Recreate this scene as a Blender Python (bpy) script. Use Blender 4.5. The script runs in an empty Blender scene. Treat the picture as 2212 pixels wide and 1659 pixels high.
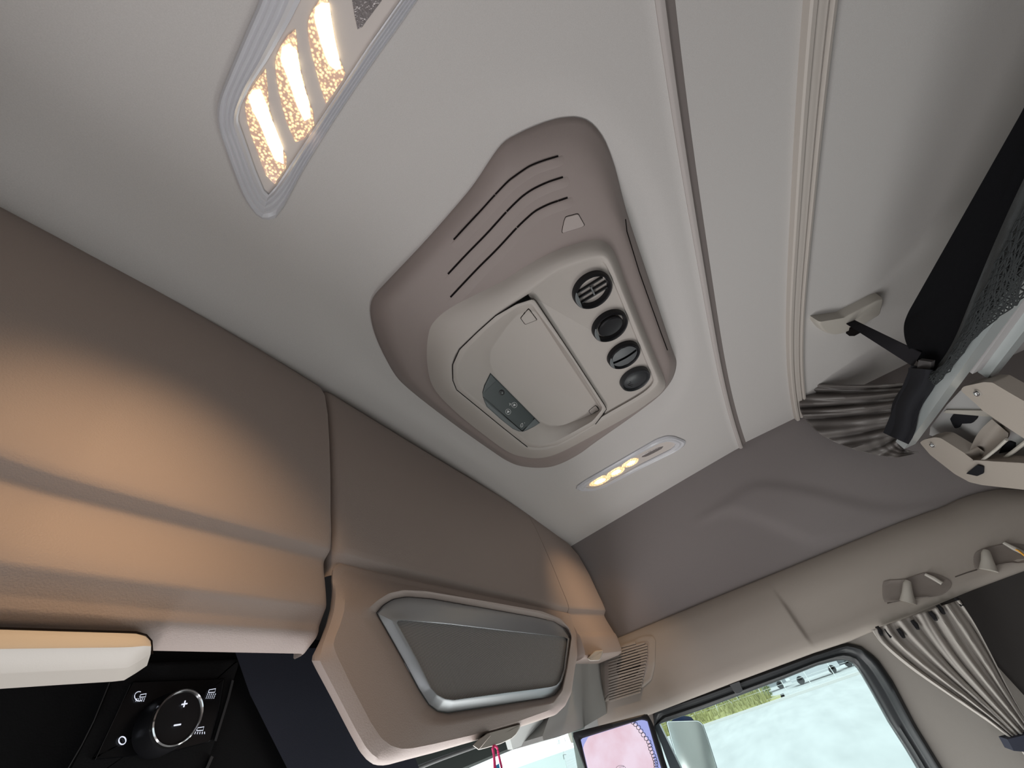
import bpy, bmesh, math, random
from mathutils import Vector, Matrix
from mathutils.bvhtree import BVHTree

# ------------------------------------------------------------------ camera, world, light, exposure
random.seed(4)
SC = bpy.context.scene
COL = SC.collection
S, XC, ZC = 0.80, 1.08, 1.25           # modelling unit (eye to roof lining), cab centre line, eye height
FPX, CX, CY = 840.0, 1106.0, 829.5


def W(p):
    return Vector(((p[0] - XC) * S, p[1] * S, ZC + p[2] * S))


_T = Vector((1660 - CX, 1425 - CY, FPX)).normalized()
_a = -3500.0
_L = Vector((_a, (-FPX * FPX - (1660 - CX) * _a) / (1425 - CY), FPX)).normalized()
_U = _T.cross(_L)
RM = Matrix((_T, _L, _U))              # image direction -> vehicle axes (X right side, Y forward, Z up)

cam_data = bpy.data.cameras.new('camera')
cam_data.sensor_fit = 'HORIZONTAL'
cam_data.sensor_width = 36.0
cam_data.lens = FPX / 2212.0 * 36.0
cam_data.clip_start = 0.01
cam = bpy.data.objects.new('camera', cam_data)
COL.objects.link(cam)
_rot = Matrix((RM.col[0], -RM.col[1], -RM.col[2])).transposed()
cam.matrix_world = Matrix.Translation(W((0, 0, 0))) @ _rot.to_4x4()
SC.camera = cam

SC.view_settings.view_transform = 'Standard'
SC.view_settings.look = 'None'
SC.view_settings.gamma = 1.0
SC.view_settings.use_curve_mapping = False
SC.view_settings.exposure = 0.65
SC.cycles.use_denoising = True
SC.cycles.max_bounces = 8
SC.cycles.diffuse_bounces = 5
SC.cycles.transparent_max_bounces = 12
SC.cycles.sample_clamp_indirect = 4.0
SC.cycles.caustics_reflective = False
SC.cycles.caustics_refractive = False

world = bpy.data.worlds.new('overcast_sky')
SC.world = world
world.use_nodes = True
_n = world.node_tree.nodes
_bg = _n['Background']
_bg.inputs['Color'].default_value = (0.86, 0.94, 1.0, 1)
_bg.inputs['Strength'].default_value = 2.0


def area_light(name, loc, aim, sx, sy, power, col, spread=math.pi):
    d = bpy.data.lights.new(name, 'AREA')
    d.shape = 'RECTANGLE'
    d.size, d.size_y = sx, sy
    d.energy = power
    d.color = col
    d.spread = spread
    o = bpy.data.objects.new(name, d)
    COL.objects.link(o)
    o.location = W(loc)
    o.rotation_euler = (W(aim) - W(loc)).to_track_quat('-Z', 'Y').to_euler()
    return o


# added area lamps standing in for daylight; the side pair sits below the windows
area_light('daylight_windscreen', (1.08, 1.28, -0.62), (1.08, 0.0, 0.25), 1.7, 0.75, 17.0, (1.0, 0.96, 0.965))
area_light('fill_low_left', (-0.40, 0.20, -1.30), (1.0, 0.35, 0.5), 0.7, 0.45, 6.5, (0.97, 0.97, 1.0))  # added fill near the floor, aimed up to light the locker undersides
area_light('daylight_fill_right', (2.30, 0.10, -1.0), (0.95, -0.15, 0.7), 0.9, 0.6, 5.5, (0.98, 1.0, 0.97))  # added lamp inside the cab, stands in for light from the pane


# ------------------------------------------------------------------ rays through the photograph, unprojected onto real surfaces
def ray(x, y):
    return RM @ Vector((x - CX, y - CY, FPX))


def onx(p, X):
    r = ray(*p)
    return r * (X / r.x)


def ony(p, Y):
    r = ray(*p)
    return r * (Y / r.y)


def onz(p, Z):
    r = ray(*p)
    return r * (Z / r.z)


def onf(p, F, a=0.15, b=8.0):
    """first point along the ray where F changes sign"""
    r = ray(*p).normalized()
    f0 = F(r * a)
    n = 120
    t0 = a
    for i in range(1, n + 1):
        t = a + (b - a) * i / n
        f1 = F(r * t)
        if (f0 < 0) != (f1 < 0):
            lo, hi = t0, t
            for _ in range(40):
                m = (lo + hi) / 2
                if (F(r * m) < 0) == (f0 < 0):
                    lo = m
                else:
                    hi = m
            return r * ((lo + hi) / 2)
        f0, t0 = f1, t
    return r * b


def crop(x0, y0, s):
    return lambda *uv: [(x0 + u / s, y0 + v / s) for u, v in uv]


# ------------------------------------------------------------------ materials
MATS = {}


def mat(name, rgb, rough=0.6, metal=0.0, bump=0.0, bscale=400.0, speck=0.0, spec=0.4, trans=0.0, ior=1.45,
        emit=None, estr=0.0, alpha=1.0):
    if name in MATS:
        return MATS[name]
    m = bpy.data.materials.new(name)
    m.use_nodes = True
    nt = m.node_tree
    b = nt.nodes['Principled BSDF']
    b.inputs['Base Color'].default_value = (*rgb, 1)
    b.inputs['Roughness'].default_value = rough
    b.inputs['Metallic'].default_value = metal
    b.inputs['Specular IOR Level'].default_value = spec
    b.inputs['Transmission Weight'].default_value = trans
    b.inputs['IOR'].default_value = ior
    b.inputs['Alpha'].default_value = alpha
    if emit:
        b.inputs['Emission Color'].default_value = (*emit, 1)
        b.inputs['Emission Strength'].default_value = estr
    if bump or speck:
        tc = nt.nodes.new('ShaderNodeTexCoord')
        nz = nt.nodes.new('ShaderNodeTexNoise')
        nz.inputs['Scale'].default_value = bscale
        nz.inputs['Detail'].default_value = 4
        nt.links.new(tc.outputs['Object'], nz.inputs['Vector'])
        if bump:
            bp = nt.nodes.new('ShaderNodeBump')
            bp.inputs['Strength'].default_value = bump
            bp.inputs['Distance'].default_value = 0.002
            nt.links.new(nz.outputs['Fac'], bp.inputs['Height'])
            nt.links.new(bp.outputs['Normal'], b.inputs['Normal'])
        if speck:
            mx = nt.nodes.new('ShaderNodeMix')
            mx.data_type = 'RGBA'
            mx.inputs['A'].default_value = (*[c * (1 - speck) for c in rgb], 1)
            mx.inputs['B'].default_value = (*[min(1, c * (1 + speck)) for c in rgb], 1)
            nt.links.new(nz.outputs['Fac'], mx.inputs['Factor'])
            nt.links.new(mx.outputs['Result'], b.inputs['Base Color'])
    MATS[name] = m
    return m


M_HEAD = mat('headliner_fabric', (0.52, 0.50, 0.485), 0.95, bump=0.15, bscale=700, speck=0.10, spec=0.1)
M_WALL = mat('wall_fabric', (0.24, 0.217, 0.214), 0.95, bump=0.15, bscale=700, speck=0.10, spec=0.1)
M_TRIM = mat('trim_plastic', (0.36, 0.32, 0.285), 0.55, bump=0.12, bscale=900, spec=0.35)
M_EDGE = mat('edge_plastic', (0.46, 0.42, 0.385), 0.5, bump=0.05, bscale=900)
M_LOCK = mat('locker_plastic', (0.36, 0.298, 0.268), 0.5, bump=0.25, bscale=520, spec=0.35)
M_SHELL = mat('hatch_plastic', (0.285, 0.240, 0.225), 0.5, bump=0.12, bscale=900)
M_PANEL = mat('console_plastic', (0.42, 0.385, 0.355), 0.5, bump=0.10, bscale=900)
M_LIGHTP = mat('pale_plastic', (0.46, 0.43, 0.385), 0.45, bump=0.05, bscale=900)
M_BLACK = mat('black_plastic', (0.012, 0.012, 0.014), 0.35)
M_BLACKM = mat('black_matte', (0.012, 0.012, 0.015), 0.8, bump=0.2, bscale=900, spec=0.2)
M_NAVY = mat('dark_textile', (0.05, 0.054, 0.075), 0.9, bump=0.2, bscale=900, spec=0.2)
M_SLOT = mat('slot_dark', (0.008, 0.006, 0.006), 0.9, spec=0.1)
M_GREYD = mat('dark_grey_plastic', (0.075, 0.08, 0.085), 0.45, bump=0.1, bscale=900)
M_SLATE = mat('control_slate', (0.055, 0.068, 0.07), 0.4)
M_SLATE2 = mat('control_slate_pale', (0.14, 0.16, 0.165), 0.35)
M_GREY = mat('grey_plastic', (0.30, 0.30, 0.29), 0.55, bump=0.15, bscale=700)
M_SILVER = mat('silver_satin', (0.40, 0.42, 0.44), 0.38, metal=0.55, spec=0.5)
M_ALU = mat('aluminium', (0.62, 0.66, 0.66), 0.35, metal=0.6)
M_CHROME = mat('chrome', (0.85, 0.85, 0.85), 0.12, metal=1.0)
M_RUBBER = mat('rubber', (0.02, 0.022, 0.024), 0.35)
M_MATT = mat('mattress_fabric', (0.005, 0.005, 0.006), 0.9, bump=0.3, bscale=500, spec=0.08)
M_NET = mat('net_cord', (0.025, 0.027, 0.028), 0.8, spec=0.2)
M_WEB = mat('webbing', (0.015, 0.014, 0.017), 0.8, bump=0.3, bscale=800, spec=0.2)
M_CURT = mat('curtain_fabric', (0.42, 0.39, 0.36), 0.85, bump=0.2, bscale=600, spec=0.1)
M_DRAPE = mat('dark_drape_fabric', (0.135, 0.122, 0.115), 0.42, bump=0.5, bscale=60, spec=0.45)
M_CLEAR = mat('clear_plastic', (0.80, 0.80, 0.84), 0.14, spec=0.6, trans=0.3, ior=1.35)
M_LAMPB = mat('lamp_tray', (0.58, 0.53, 0.50), 0.35)
M_ICON = mat('icon_white', (0.8, 0.8, 0.85), 0.5, emit=(0.80, 0.85, 1.0), estr=0.5)
M_PRINT = mat('white_print', (0.75, 0.76, 0.76), 0.5)
M_PINK = mat('pink_cord', (0.85, 0.06, 0.22), 0.6)
M_BLUE = mat('blue_tag', (0.02, 0.35, 0.8), 0.5)
M_YEL = mat('amber_cord', (0.85, 0.42, 0.06), 0.5)


# ------------------------------------------------------------------ mesh helpers (all in modelling units until obj())
ORG = {}


def obj(name, bm, m, parent=None, smooth=True, origin=None, angle=None):
    """link bm as ONE mesh object"""
    bmesh.ops.recalc_face_normals(bm, faces=bm.faces)
    for v in bm.verts:
        v.co = W(v.co)
    if parent is not None:
        o0 = ORG[parent.name]
    else:
        xs = [v.co for v in bm.verts]
        o0 = Vector((sum(c.x for c in xs) / len(xs), sum(c.y for c in xs) / len(xs), min(c.z for c in xs))) if xs else Vector()
    for v in bm.verts:
        v.co -= o0
    me = bpy.data.meshes.new(name)
    bm.to_mesh(me)
    bm.free()
    if smooth:
        for p in me.polygons:
            p.use_smooth = True
        me.set_sharp_from_angle(angle=math.radians(angle or 38))
    me.materials.append(m)
    o = bpy.data.objects.new(name, me)
    COL.objects.link(o)
    if parent is not None:
        o.parent = parent
    else:
        o.location = o0
    ORG[o.name] = o0
    return o


def tag(o, label=None, cat=None, group=None, kind=None):
    if label:
        o['label'] = label
    if cat:
        o['category'] = cat
    if group:
        o['group'] = group
    if kind:
        o['kind'] = kind
    return o


def struct(o):
    o['kind'] = 'structure'
    return o


def thing(name, label, cat, at, group=None):
    o = bpy.data.objects.new(name, None)
    COL.objects.link(o)
    o.empty_display_size = 0.05
    o.location = W(at)
    ORG[o.name] = W(at)
    return tag(o, label, cat, group)


def BM():
    return bmesh.new()


def bvh_of(bm):
    bmesh.ops.recalc_face_normals(bm, faces=bm.faces)
    return BVHTree.FromBMesh(bm)


def hit(bvh, p, off=0.0):
    """point where the ray through p meets the surface, lifted off towards the viewer along the normal"""
    r = ray(*p).normalized()
    loc, nor, _, _ = bvh.ray_cast(Vector((0, 0, 0)), r)
    if loc is None:
        loc, nor, _, _ = bvh.find_nearest(r * 1.2)
    if nor.dot(r) > 0:
        nor = -nor
    return loc + nor * off


def grid(bm, rows, closed=False):
    vs = [[bm.verts.new(p) for p in r] for r in rows]
    n = len(rows[0])
    for i in range(len(rows) - 1):
        for j in range(n if closed else n - 1):
            k = (j + 1) % n
            try:
                bm.faces.new((vs[i][j], vs[i][k], vs[i + 1][k], vs[i + 1][j]))
            except ValueError:
                pass
    return vs


def fan(bm, vs, c=None):
    c = c or sum((v.co for v in vs), Vector()) / len(vs)
    cv = bm.verts.new(c)
    for i in range(len(vs)):
        bm.faces.new((vs[i], vs[(i + 1) % len(vs)], cv))


def spline(pts, k=6, closed=True):
    out = []
    n = len(pts)
    P = [Vector(p) for p in pts]
    rng = range(n if closed else n - 1)
    for i in rng:
        if closed:
            p0, p1, p2, p3 = P[i - 1], P[i], P[(i + 1) % n], P[(i + 2) % n]
        else:
            p0, p1, p2, p3 = P[max(i - 1, 0)], P[i], P[i + 1], P[min(i + 2, n - 1)]
        for j in range(k):
            t = j / k
            out.append(0.5 * ((2 * p1) + (p2 - p0) * t + (2 * p0 - 5 * p1 + 4 * p2 - p3) * t * t + (3 * p1 - p0 - 3 * p2 + p3) * t ** 3))
    if not closed:
        out.append(P[-1])
    return [tuple(v) for v in out]


def rounded(pts, r=6.0, k=4):
    """polygon with its corners rounded by r pixels"""
    out = []
    n = len(pts)
    for i in range(n):
        a, b, c = Vector(pts[i - 1]), Vector(pts[i]), Vector(pts[(i + 1) % n])
        d1, d2 = a - b, c - b
        rr = min(r, d1.length * 0.45, d2.length * 0.45)
        p, q = b + d1.normalized() * rr, b + d2.normalized() * rr
        for j in range(k + 1):
            t = j / k
            out.append(tuple((1 - t) ** 2 * p + 2 * t * (1 - t) * b + t * t * q))
    return out


def polar(poly, c, n=144):
    """resample a star-shaped outline at n equal angles about c"""
    out = []
    m = len(poly)
    for i in range(n):
        a = 2 * math.pi * i / n
        dx, dy = math.cos(a), math.sin(a)
        best = None
        for j in range(m):
            x1, y1 = poly[j][0] - c[0], poly[j][1] - c[1]
            x2, y2 = poly[(j + 1) % m][0] - c[0], poly[(j + 1) % m][1] - c[1]
            ex, ey = x2 - x1, y2 - y1
            den = dx * ey - dy * ex
            if abs(den) < 1e-9:
                continue
            t = (x1 * ey - y1 * ex) / den
            u = (x1 * dy - y1 * dx) / den
            if t > 0 and -1e-6 <= u <= 1 + 1e-6 and (best is None or t > best):
                best = t
        out.append((c[0] + dx * best, c[1] + dy * best))
    return out


def scale2(poly, f, c=None):
    c = c or (sum(p[0] for p in poly) / len(poly), sum(p[1] for p in poly) / len(poly))
    return [(c[0] + (p[0] - c[0]) * f, c[1] + (p[1] - c[1]) * f) for p in poly]


def inset(poly, d):
    """move every corner of a closed outline inwards by about d pixels"""
    n = len(poly)
    A = sum(poly[i][0] * poly[(i + 1) % n][1] - poly[(i + 1) % n][0] * poly[i][1] for i in range(n))
    s = 1 if A > 0 else -1
    out = []
    for i in range(n):
        a, b, c = Vector(poly[i - 1]), Vector(poly[i]), Vector(poly[(i + 1) % n])
        e1, e2 = (b - a), (c - b)
        if e1.length < 1e-6 or e2.length < 1e-6:
            out.append(tuple(b))
            continue
        n1 = Vector((-e1.y, e1.x)).normalized() * s
        n2 = Vector((-e2.y, e2.x)).normalized() * s
        m = (n1 + n2)
        if m.length < 1e-3:
            m = n1
        m.normalize()
        out.append(tuple(b + m * (d / max(0.5, m.dot(n1)))))
    return out


def plate(bm, surf, poly, h, bev=2.0, sink=0.006):
    """a plate with a bevelled rim lying on a surface: surf(p, off) -> point"""
    dn = []
    for i in range(len(poly)):
        a, b = Vector(poly[i]), Vector(poly[(i + 1) % len(poly)])
        k = max(1, min(12, int((b - a).length / 7.0)))
        dn += [tuple(lerp(a, b, q / k)) for q in range(k)]
    poly = dn
    loops = [(poly, -sink), (poly, h * 0.55), (inset(poly, bev), h), (inset(poly, bev * 2.2), h)]
    vs = grid(bm, [[surf(p, o) for p in l] for l, o in loops], True)
    lp = loops[-1][0]
    c = (sum(p[0] for p in lp) / len(lp), sum(p[1] for p in lp) / len(lp))
    prev = vs[-1]
    for f in (0.8, 0.6, 0.4, 0.2):
        ring = [bm.verts.new(surf(p, h)) for p in scale2(lp, f, c)]
        for i in range(len(ring)):
            j = (i + 1) % len(ring)
            bm.faces.new((prev[i], prev[j], ring[j], ring[i]))
        prev = ring
    fan(bm, prev, surf(c, h))
    return bm


def onb(bvh):
    return lambda p, off=0.0: hit(bvh, p, off)


def plane_x(X):
    return lambda p, off=0.0: onx(p, X - off)


def plane_y(Y):
    return lambda p, off=0.0: ony(p, Y - off)


def plane_z(Z):
    return lambda p, off=0.0: onz(p, Z - off)


def tube(bm, pts, r, n=8, caps=True):
    P = [Vector(p) for p in pts]
    rows = []
    for i, p in enumerate(P):
        d = (P[min(i + 1, len(P) - 1)] - P[max(i - 1, 0)]).normalized()
        u = d.cross(Vector((0, 0, 1)))
        if u.length < 0.05:
            u = d.cross(Vector((0, 1, 0)))
        u.normalize()
        v = d.cross(u)
        rr = r[i] if isinstance(r, (list, tuple)) else r
        rows.append([p + (u * math.cos(2 * math.pi * k / n) + v * math.sin(2 * math.pi * k / n)) * rr for k in range(n)])
    vs = grid(bm, rows, True)
    if caps:
        fan(bm, vs[0])
        fan(bm, vs[-1])
    return bm


def ribbon(bm, surf, line, w, h, base=-0.004):
    """a low raised strip along a pixel polyline on a surface"""
    rows = []
    for i, p in enumerate(line):
        a, b = Vector(line[max(i - 1, 0)]), Vector(line[min(i + 1, len(line) - 1)])
        d = (b - a).normalized()
        nn = Vector((-d.y, d.x))
        q = Vector(p)
        w2 = w[i] if isinstance(w, (list, tuple)) else w
        rows.append([surf(tuple(q + nn * w2 / 2), base), surf(tuple(q + nn * w2 / 2), h), surf(tuple(q - nn * w2 / 2), h), surf(tuple(q - nn * w2 / 2), base)])
    vs = grid(bm, rows)
    bm.faces.new(vs[0])
    bm.faces.new(vs[-1])
    return bm


def prism(bm, pts, vec):
    """polygon of 3D points extruded by vec"""
    a = [bm.verts.new(p) for p in pts]
    b = [bm.verts.new(Vector(p) + Vector(vec)) for p in pts]
    n = len(a)
    for i in range(n):
        bm.faces.new((a[i], a[(i + 1) % n], b[(i + 1) % n], b[i]))
    fan(bm, a)
    fan(bm, b)
    return bm


def box(bm, lo, hi):
    x0, y0, z0 = lo
    x1, y1, z1 = hi
    v = [bm.verts.new(p) for p in ((x0, y0, z0), (x1, y0, z0), (x1, y1, z0), (x0, y1, z0), (x0, y0, z1), (x1, y0, z1), (x1, y1, z1), (x0, y1, z1))]
    for f in ((0, 1, 2, 3), (4, 5, 6, 7), (0, 1, 5, 4), (1, 2, 6, 5), (2, 3, 7, 6), (3, 0, 4, 7)):
        bm.faces.new([v[i] for i in f])
    return bm


def bevel(bm, w, seg=2):
    bmesh.ops.bevel(bm, geom=[e for e in bm.edges if e.is_manifold and e.calc_face_angle(0) > 0.5], offset=w, segments=seg, affect='EDGES', clamp_overlap=True)
    return bm


def sm(a, b, x):
    t = max(0.0, min(1.0, (x - a) / (b - a)))
    return t * t * (3 - 2 * t)


def lerp(a, b, t):
    return a + (b - a) * t


def pts1(xs, x):
    """piecewise linear table"""
    if x <= xs[0][0]:
        return xs[0][1]
    for (a, b), (c, d) in zip(xs, xs[1:]):
        if x <= c:
            return b + (d - b) * (x - a) / (c - a)
    return xs[-1][1]


def linspace(a, b, n):
    return [a + (b - a) * i / (n - 1) for i in range(n)]


# ------------------------------------------------------------------ shell of the cab
XL = 2 * XC - 2.46                                     # left side of the cab mirrors the right one


def zc(x, y):
    d = abs(x - XC) / 1.31
    q = max(0.0, (y + 0.45) / 1.1)
    return 1 - 0.10 * d ** 3.2 - 0.08 * q * d * d


def zr(x, y):
    return zc(x, -0.5) + 0.013


F_CEIL = lambda p: p.z - zc(p.x, p.y)
F_REAR = lambda p: p.z - zr(p.x, p.y)
ceil = lambda p, off=0.0: onf(p, F_CEIL) + Vector((0, 0, -off))
rear = lambda p, off=0.0: onf(p, F_REAR) + Vector((0, 0, -off))

# hatch opening emboss: the lining swells softly round the roof console
HCX, HCY, HRX, HRY = 1.06, 0.14, 0.80, 0.52


def emboss(x, y):
    u, v = abs(x - HCX) / HRX, abs(y - HCY) / HRY
    r = (u ** 3.2 + v ** 3.2) ** (1 / 3.2)
    return 0.014 * (1 - sm(0.93, 1.06, r))


xs = linspace(XL, 2.46, 90)
bm = BM()
ys = linspace(1.12, -0.462, 66)
rows = [[(x, y, zc(x, y) + emboss(x, y)) for x in xs] for y in ys]
rows.append([(x, -0.468, zc(x, -0.468) - 0.004) for x in xs])
rows.append([(x, -0.462, zc(x, -0.462) + 0.08) for x in xs])
rows.append([(x, 1.12, zc(x, 1.12) + 0.08) for x in xs])
grid(bm, rows + [rows[0]])
ceiling = struct(obj('ceiling', bm, M_HEAD))

bm = BM()
prof = [(-0.464, -0.004), (-0.469, -0.009), (-0.472, -0.010), (-0.481, -0.009), (-0.4845, -0.004)]
rows = [[(x, y, zc(x, y) + dz) for x in xs] for y, dz in prof]
rows.append([(x, -0.485, zc(x, -0.5) + 0.05) for x in xs])
rows.append([(x, -0.464, zc(x, -0.464) + 0.05) for x in xs])
grid(bm, rows + [rows[0]])
struct(obj('trim_1', bm, mat('strip_plastic', (0.42, 0.385, 0.37), 0.6, bump=0.05, bscale=900)))

M_STEP = mat('step_plastic', (0.27, 0.235, 0.225), 0.7, bump=0.1, bscale=900)
bm = BM()
prof = [(-0.4845, -0.0035), (-0.486, -0.001), (-0.496, 0.006), (-0.510, 0.011), (-0.5125, 0.0128)]
rows = [[(x, y, zc(x, -0.5) + dz) for x in xs] for y, dz in prof]
rows.append([(x, -0.5125, zc(x, -0.5) + 0.06) for x in xs])
rows.append([(x, -0.486, zc(x, -0.5) + 0.06) for x in xs])
grid(bm, rows + [rows[0]])
struct(obj('trim_2', bm, M_STEP))

bm = BM()
rows = [[(x, y, zr(x, y) - 0.0) for x in xs] for y in linspace(-0.512, -2.0, 40)]
rows.append([(x, -2.0, zr(x, 0) + 0.08) for x in xs])
rows.append([(x, -0.512, zr(x, 0) + 0.08) for x in xs])
grid(bm, rows + [rows[0]])
struct(obj('ceiling', bm, M_HEAD))

# curtain rail along the roof, an extruded profile with two slots
xe = 2.405
bm = BM()
prof = [(-0.802, 0.0), (-0.803, 0.020), (-0.808, 0.024), (-0.818, 0.024), (-0.8225, 0.019), (-0.8228, -0.006), (-0.8265, -0.006), (-0.827, 0.014),
        (-0.835, 0.018), (-0.841, 0.017), (-0.847, 0.019), (-0.8515, 0.017), (-0.852, -0.006), (-0.8555, -0.006), (-0.856, 0.018), (-0.860, 0.023), (-0.868, 0.021), (-0.871, 0.0)]
rx = linspace(XL + 0.06, xe, 50)
rows = [[(x, y + 0.009, zr(x, y) - dz) for x in rx] for y, dz in prof]
vs = grid(bm, rows)
o = obj('curtain_rail', bm, M_EDGE)
tag(o, 'long ribbed beige curtain track with two slots running across the grey roof lining', 'curtain rail')

# right side wall, upper fabric
SEAM = [(1335, 1380), (1450, 1332), (1700, 1230), (1938, 1132), (2037, 1096), (2073, 1079), (2115, 1066), (2157, 1059), (2212, 1061), (2330, 1085)]


def xw(y, z):
    return 2.41 + max(-0.02, (0.87 - z) / 0.58) * 0.09


def swell(poly3, y, z):
    """signed distance of (y, z) to a closed outline, inside positive"""
    ins = False
    dm = 9.0
    n = len(poly3)
    for i in range(n):
        y1, z1 = poly3[i]
        y2, z2 = poly3[(i + 1) % n]
        if (z1 > z) != (z2 > z) and y < (y2 - y1) * (z - z1) / (z2 - z1) + y1:
            ins = not ins
        ey, ez = y2 - y1, z2 - z1
        t = max(0, min(1, ((y - y1) * ey + (z - z1) * ez) / (ey * ey + ez * ez + 1e-12)))
        d = math.hypot(y - y1 - ey * t, z - z1 - ez * t)
        dm = min(dm, d)
    return dm if ins else -dm


F_WALL = lambda p: p.x - xw(p.y, p.z)
wall = lambda p, off=0.0: onf(p, F_WALL) + Vector((-off, 0, 0))
band = spline([(1500, 1130), (1590, 1060), (1640, 1040), (1720, 1047), (1800, 1066), (1880, 1086), (1960, 1090), (2060, 1078), (2120, 1050), (2180, 1045), (2150, 1090), (2000, 1120), (1880, 1160), (1790, 1180), (1735, 1172), (1660, 1138), (1600, 1117), (1560, 1114)], 4)
band3 = [(q.y, q.z) for q in (wall(p) for p in band)]
bm = BM()
rows = []
for y in linspace(1.15, -2.0, 170):
    r = []
    for z in linspace(0.10, 1.04, 56):
        d = swell(band3, y, z) if -1.3 < y < 0.4 and z < 0.75 else -1
        r.append((xw(y, z) - 0.012 * sm(-0.02, 0.055, d), y, z))
    rows.append(r)
rows2 = [[(p[0] + 0.05, p[1], p[2]) for p in r] for r in rows]
grid(bm, rows)
grid(bm, rows2)
struct(obj('wall_right', bm, M_WALL))

# moulded trim under the fabric, over the side window
seam3 = [onx(p, 2.5) for p in SEAM]
seam_tab = sorted((q.y, q.z) for q in seam3)
LOWT = [(1180, 1626), (1250, 1600), (1330, 1571), (1405, 1543), (1573, 1478.5), (1760, 1409), (1840, 1383), (1900, 1357), (2110, 1270), (2212, 1232), (2330, 1190)]
low3 = [onx(p, 2.4) for p in LOWT]
low_tab = sorted((q.y, q.z) for q in low3)


def trim_sec(y):
    zs, zl = pts1(seam_tab, y), pts1(low_tab, y)
    st = -0.013 * sm(-0.180, -0.200, y)
    h = zs - zl
    return [(2.515, zs + 0.006), (2.492, zs + 0.002), (2.474, zs - 0.006), (2.437, zs - 0.055 * h / 0.3), (2.416 - st * 0.3, zs - 0.10 * h / 0.3), (2.404 - st, zs - 0.14 * h / 0.3), (2.400 - st, zl + 0.30 * h), (2.397 - st * 0.7, zl + 0.18 * h),
            (2.396, zl + 0.03), (2.402, zl + 0.006), (2.412, zl), (2.53, zl - 0.004), (2.56, zs)]


bm = BM()
yy = linspace(1.02, -0.12, 30) + linspace(-0.15, -0.24, 20) + linspace(-0.27, -1.6, 40)
rows = []
for y in yy:
    sec = trim_sec(y)
    rows.append([(x, y, z) for x, z in sec])
vs = grid(bm, rows, True)
B_TRIM = bvh_of(bm)
struct(obj('trim_3', bm, M_TRIM, angle=60))
trim = onb(B_TRIM)

# floor, rear wall, left wall with its window opening, bulkhead below the windscreen: behind or below the picture
M_CARPET = mat('floor_carpet', (0.20, 0.19, 0.185), 0.95, bump=0.4, bscale=300)
M_SIDE = mat('cab_side', (0.36, 0.33, 0.31), 0.7, bump=0.1, bscale=600)
zf = -ZC / S
bm = box(BM(), (XL - 0.15, -2.05, zf - 0.05), (2.65, 1.45, zf))
struct(obj('floor', bm, M_CARPET))
bm = box(BM(), (XL - 0.15, -2.08, zf), (2.65, -2.0, 1.05))
struct(obj('wall_rear', bm, M_SIDE))
bm = BM()
box(bm, (XL - 0.13, -2.0, zf), (XL - 0.05, -0.35, 1.05))
box(bm, (XL - 0.13, -0.35, zf), (XL - 0.05, 0.75, -0.75))
box(bm, (XL - 0.13, -0.35, -0.05), (XL - 0.05, 0.75, 1.05))
box(bm, (XL - 0.13, 0.75, zf), (XL - 0.05, 1.2, 1.05))
struct(obj('wall_left', bm, M_SIDE))
bm = BM()
box(bm, (XL - 0.1, 1.30, zf), (2.6, 1.40, -0.75))
box(bm, (XL - 0.1, 1.02, 0.30), (2.6, 1.12, 1.05))
struct(obj('wall_front', bm, M_GREYD))

# ------------------------------------------------------------------ overhead lockers along the front
PROF = [(0.86, 1.03), (0.82, 1.015), (0.790, 0.995), (0.768, 0.965), (0.748, 0.92), (0.731, 0.84), (0.716, 0.73), (0.703, 0.61), (0.695, 0.51), (0.690, 0.462), (0.6885, 0.430), (0.689, 0.4165), (0.6915, 0.4125),
        (0.7025, 0.4015), (0.706, 0.3965), (0.7065, 0.390), (0.704, 0.372), (0.699, 0.350), (0.694, 0.325)]
P_LOW = [(0.6912, 0.304), (0.6920, 0.2985), (0.6945, 0.295), (0.7055, 0.275), (0.7075, 0.270), (0.7080, 0.262), (0.710, 0.258), (0.714, 0.253), (0.72, 0.249), (0.742, 0.236), (0.747, 0.235), (0.751, 0.238), (0.752, 0.25), (0.752, 0.40)]
P_CAP = [(0.691, 0.318), (0.6895, 0.309), (0.683, 0.297), (0.6815, 0.285), (0.6825, 0.235), (0.687, 0.222), (0.696, 0.215), (0.71, 0.212), (0.87, 0.210)]


def bow(x, z):
    d = abs(x - XC)
    b = -0.012 * min(d / 0.92, 1.2) ** 2
    if d > 0.92:
        b -= 0.062 * ((d - 0.92) / 0.40) ** 1.25 * sm(0.97, 0.66, z)
    return b


def locker_rows(prof, cols):
    return [[(x, y + dy + bow(x, z), z) for (y, z) in prof] for x, dy in cols]


E_CEN = (0.35, 0.70, 0.6)
t = thing('overhead_locker', 'long beige overhead locker door with a grey groove, orange light patches and a grip below', 'locker', (0.1, 0.8, 0.25))
LOCK_L = t
bm = BM()
cols = [(x, 0) for x in linspace(XL + 0.06, 0.585, 60)] + [(0.598, 0.0), (0.606, 0.0015), (0.611, 0.006), (0.6135, 0.014), (0.614, 0.03)]
grid(bm, locker_rows(PROF + P_LOW, cols))
B_LOCKL = bvh_of(bm)
obj('door_panel', bm, M_LOCK, t, angle=32)

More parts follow.
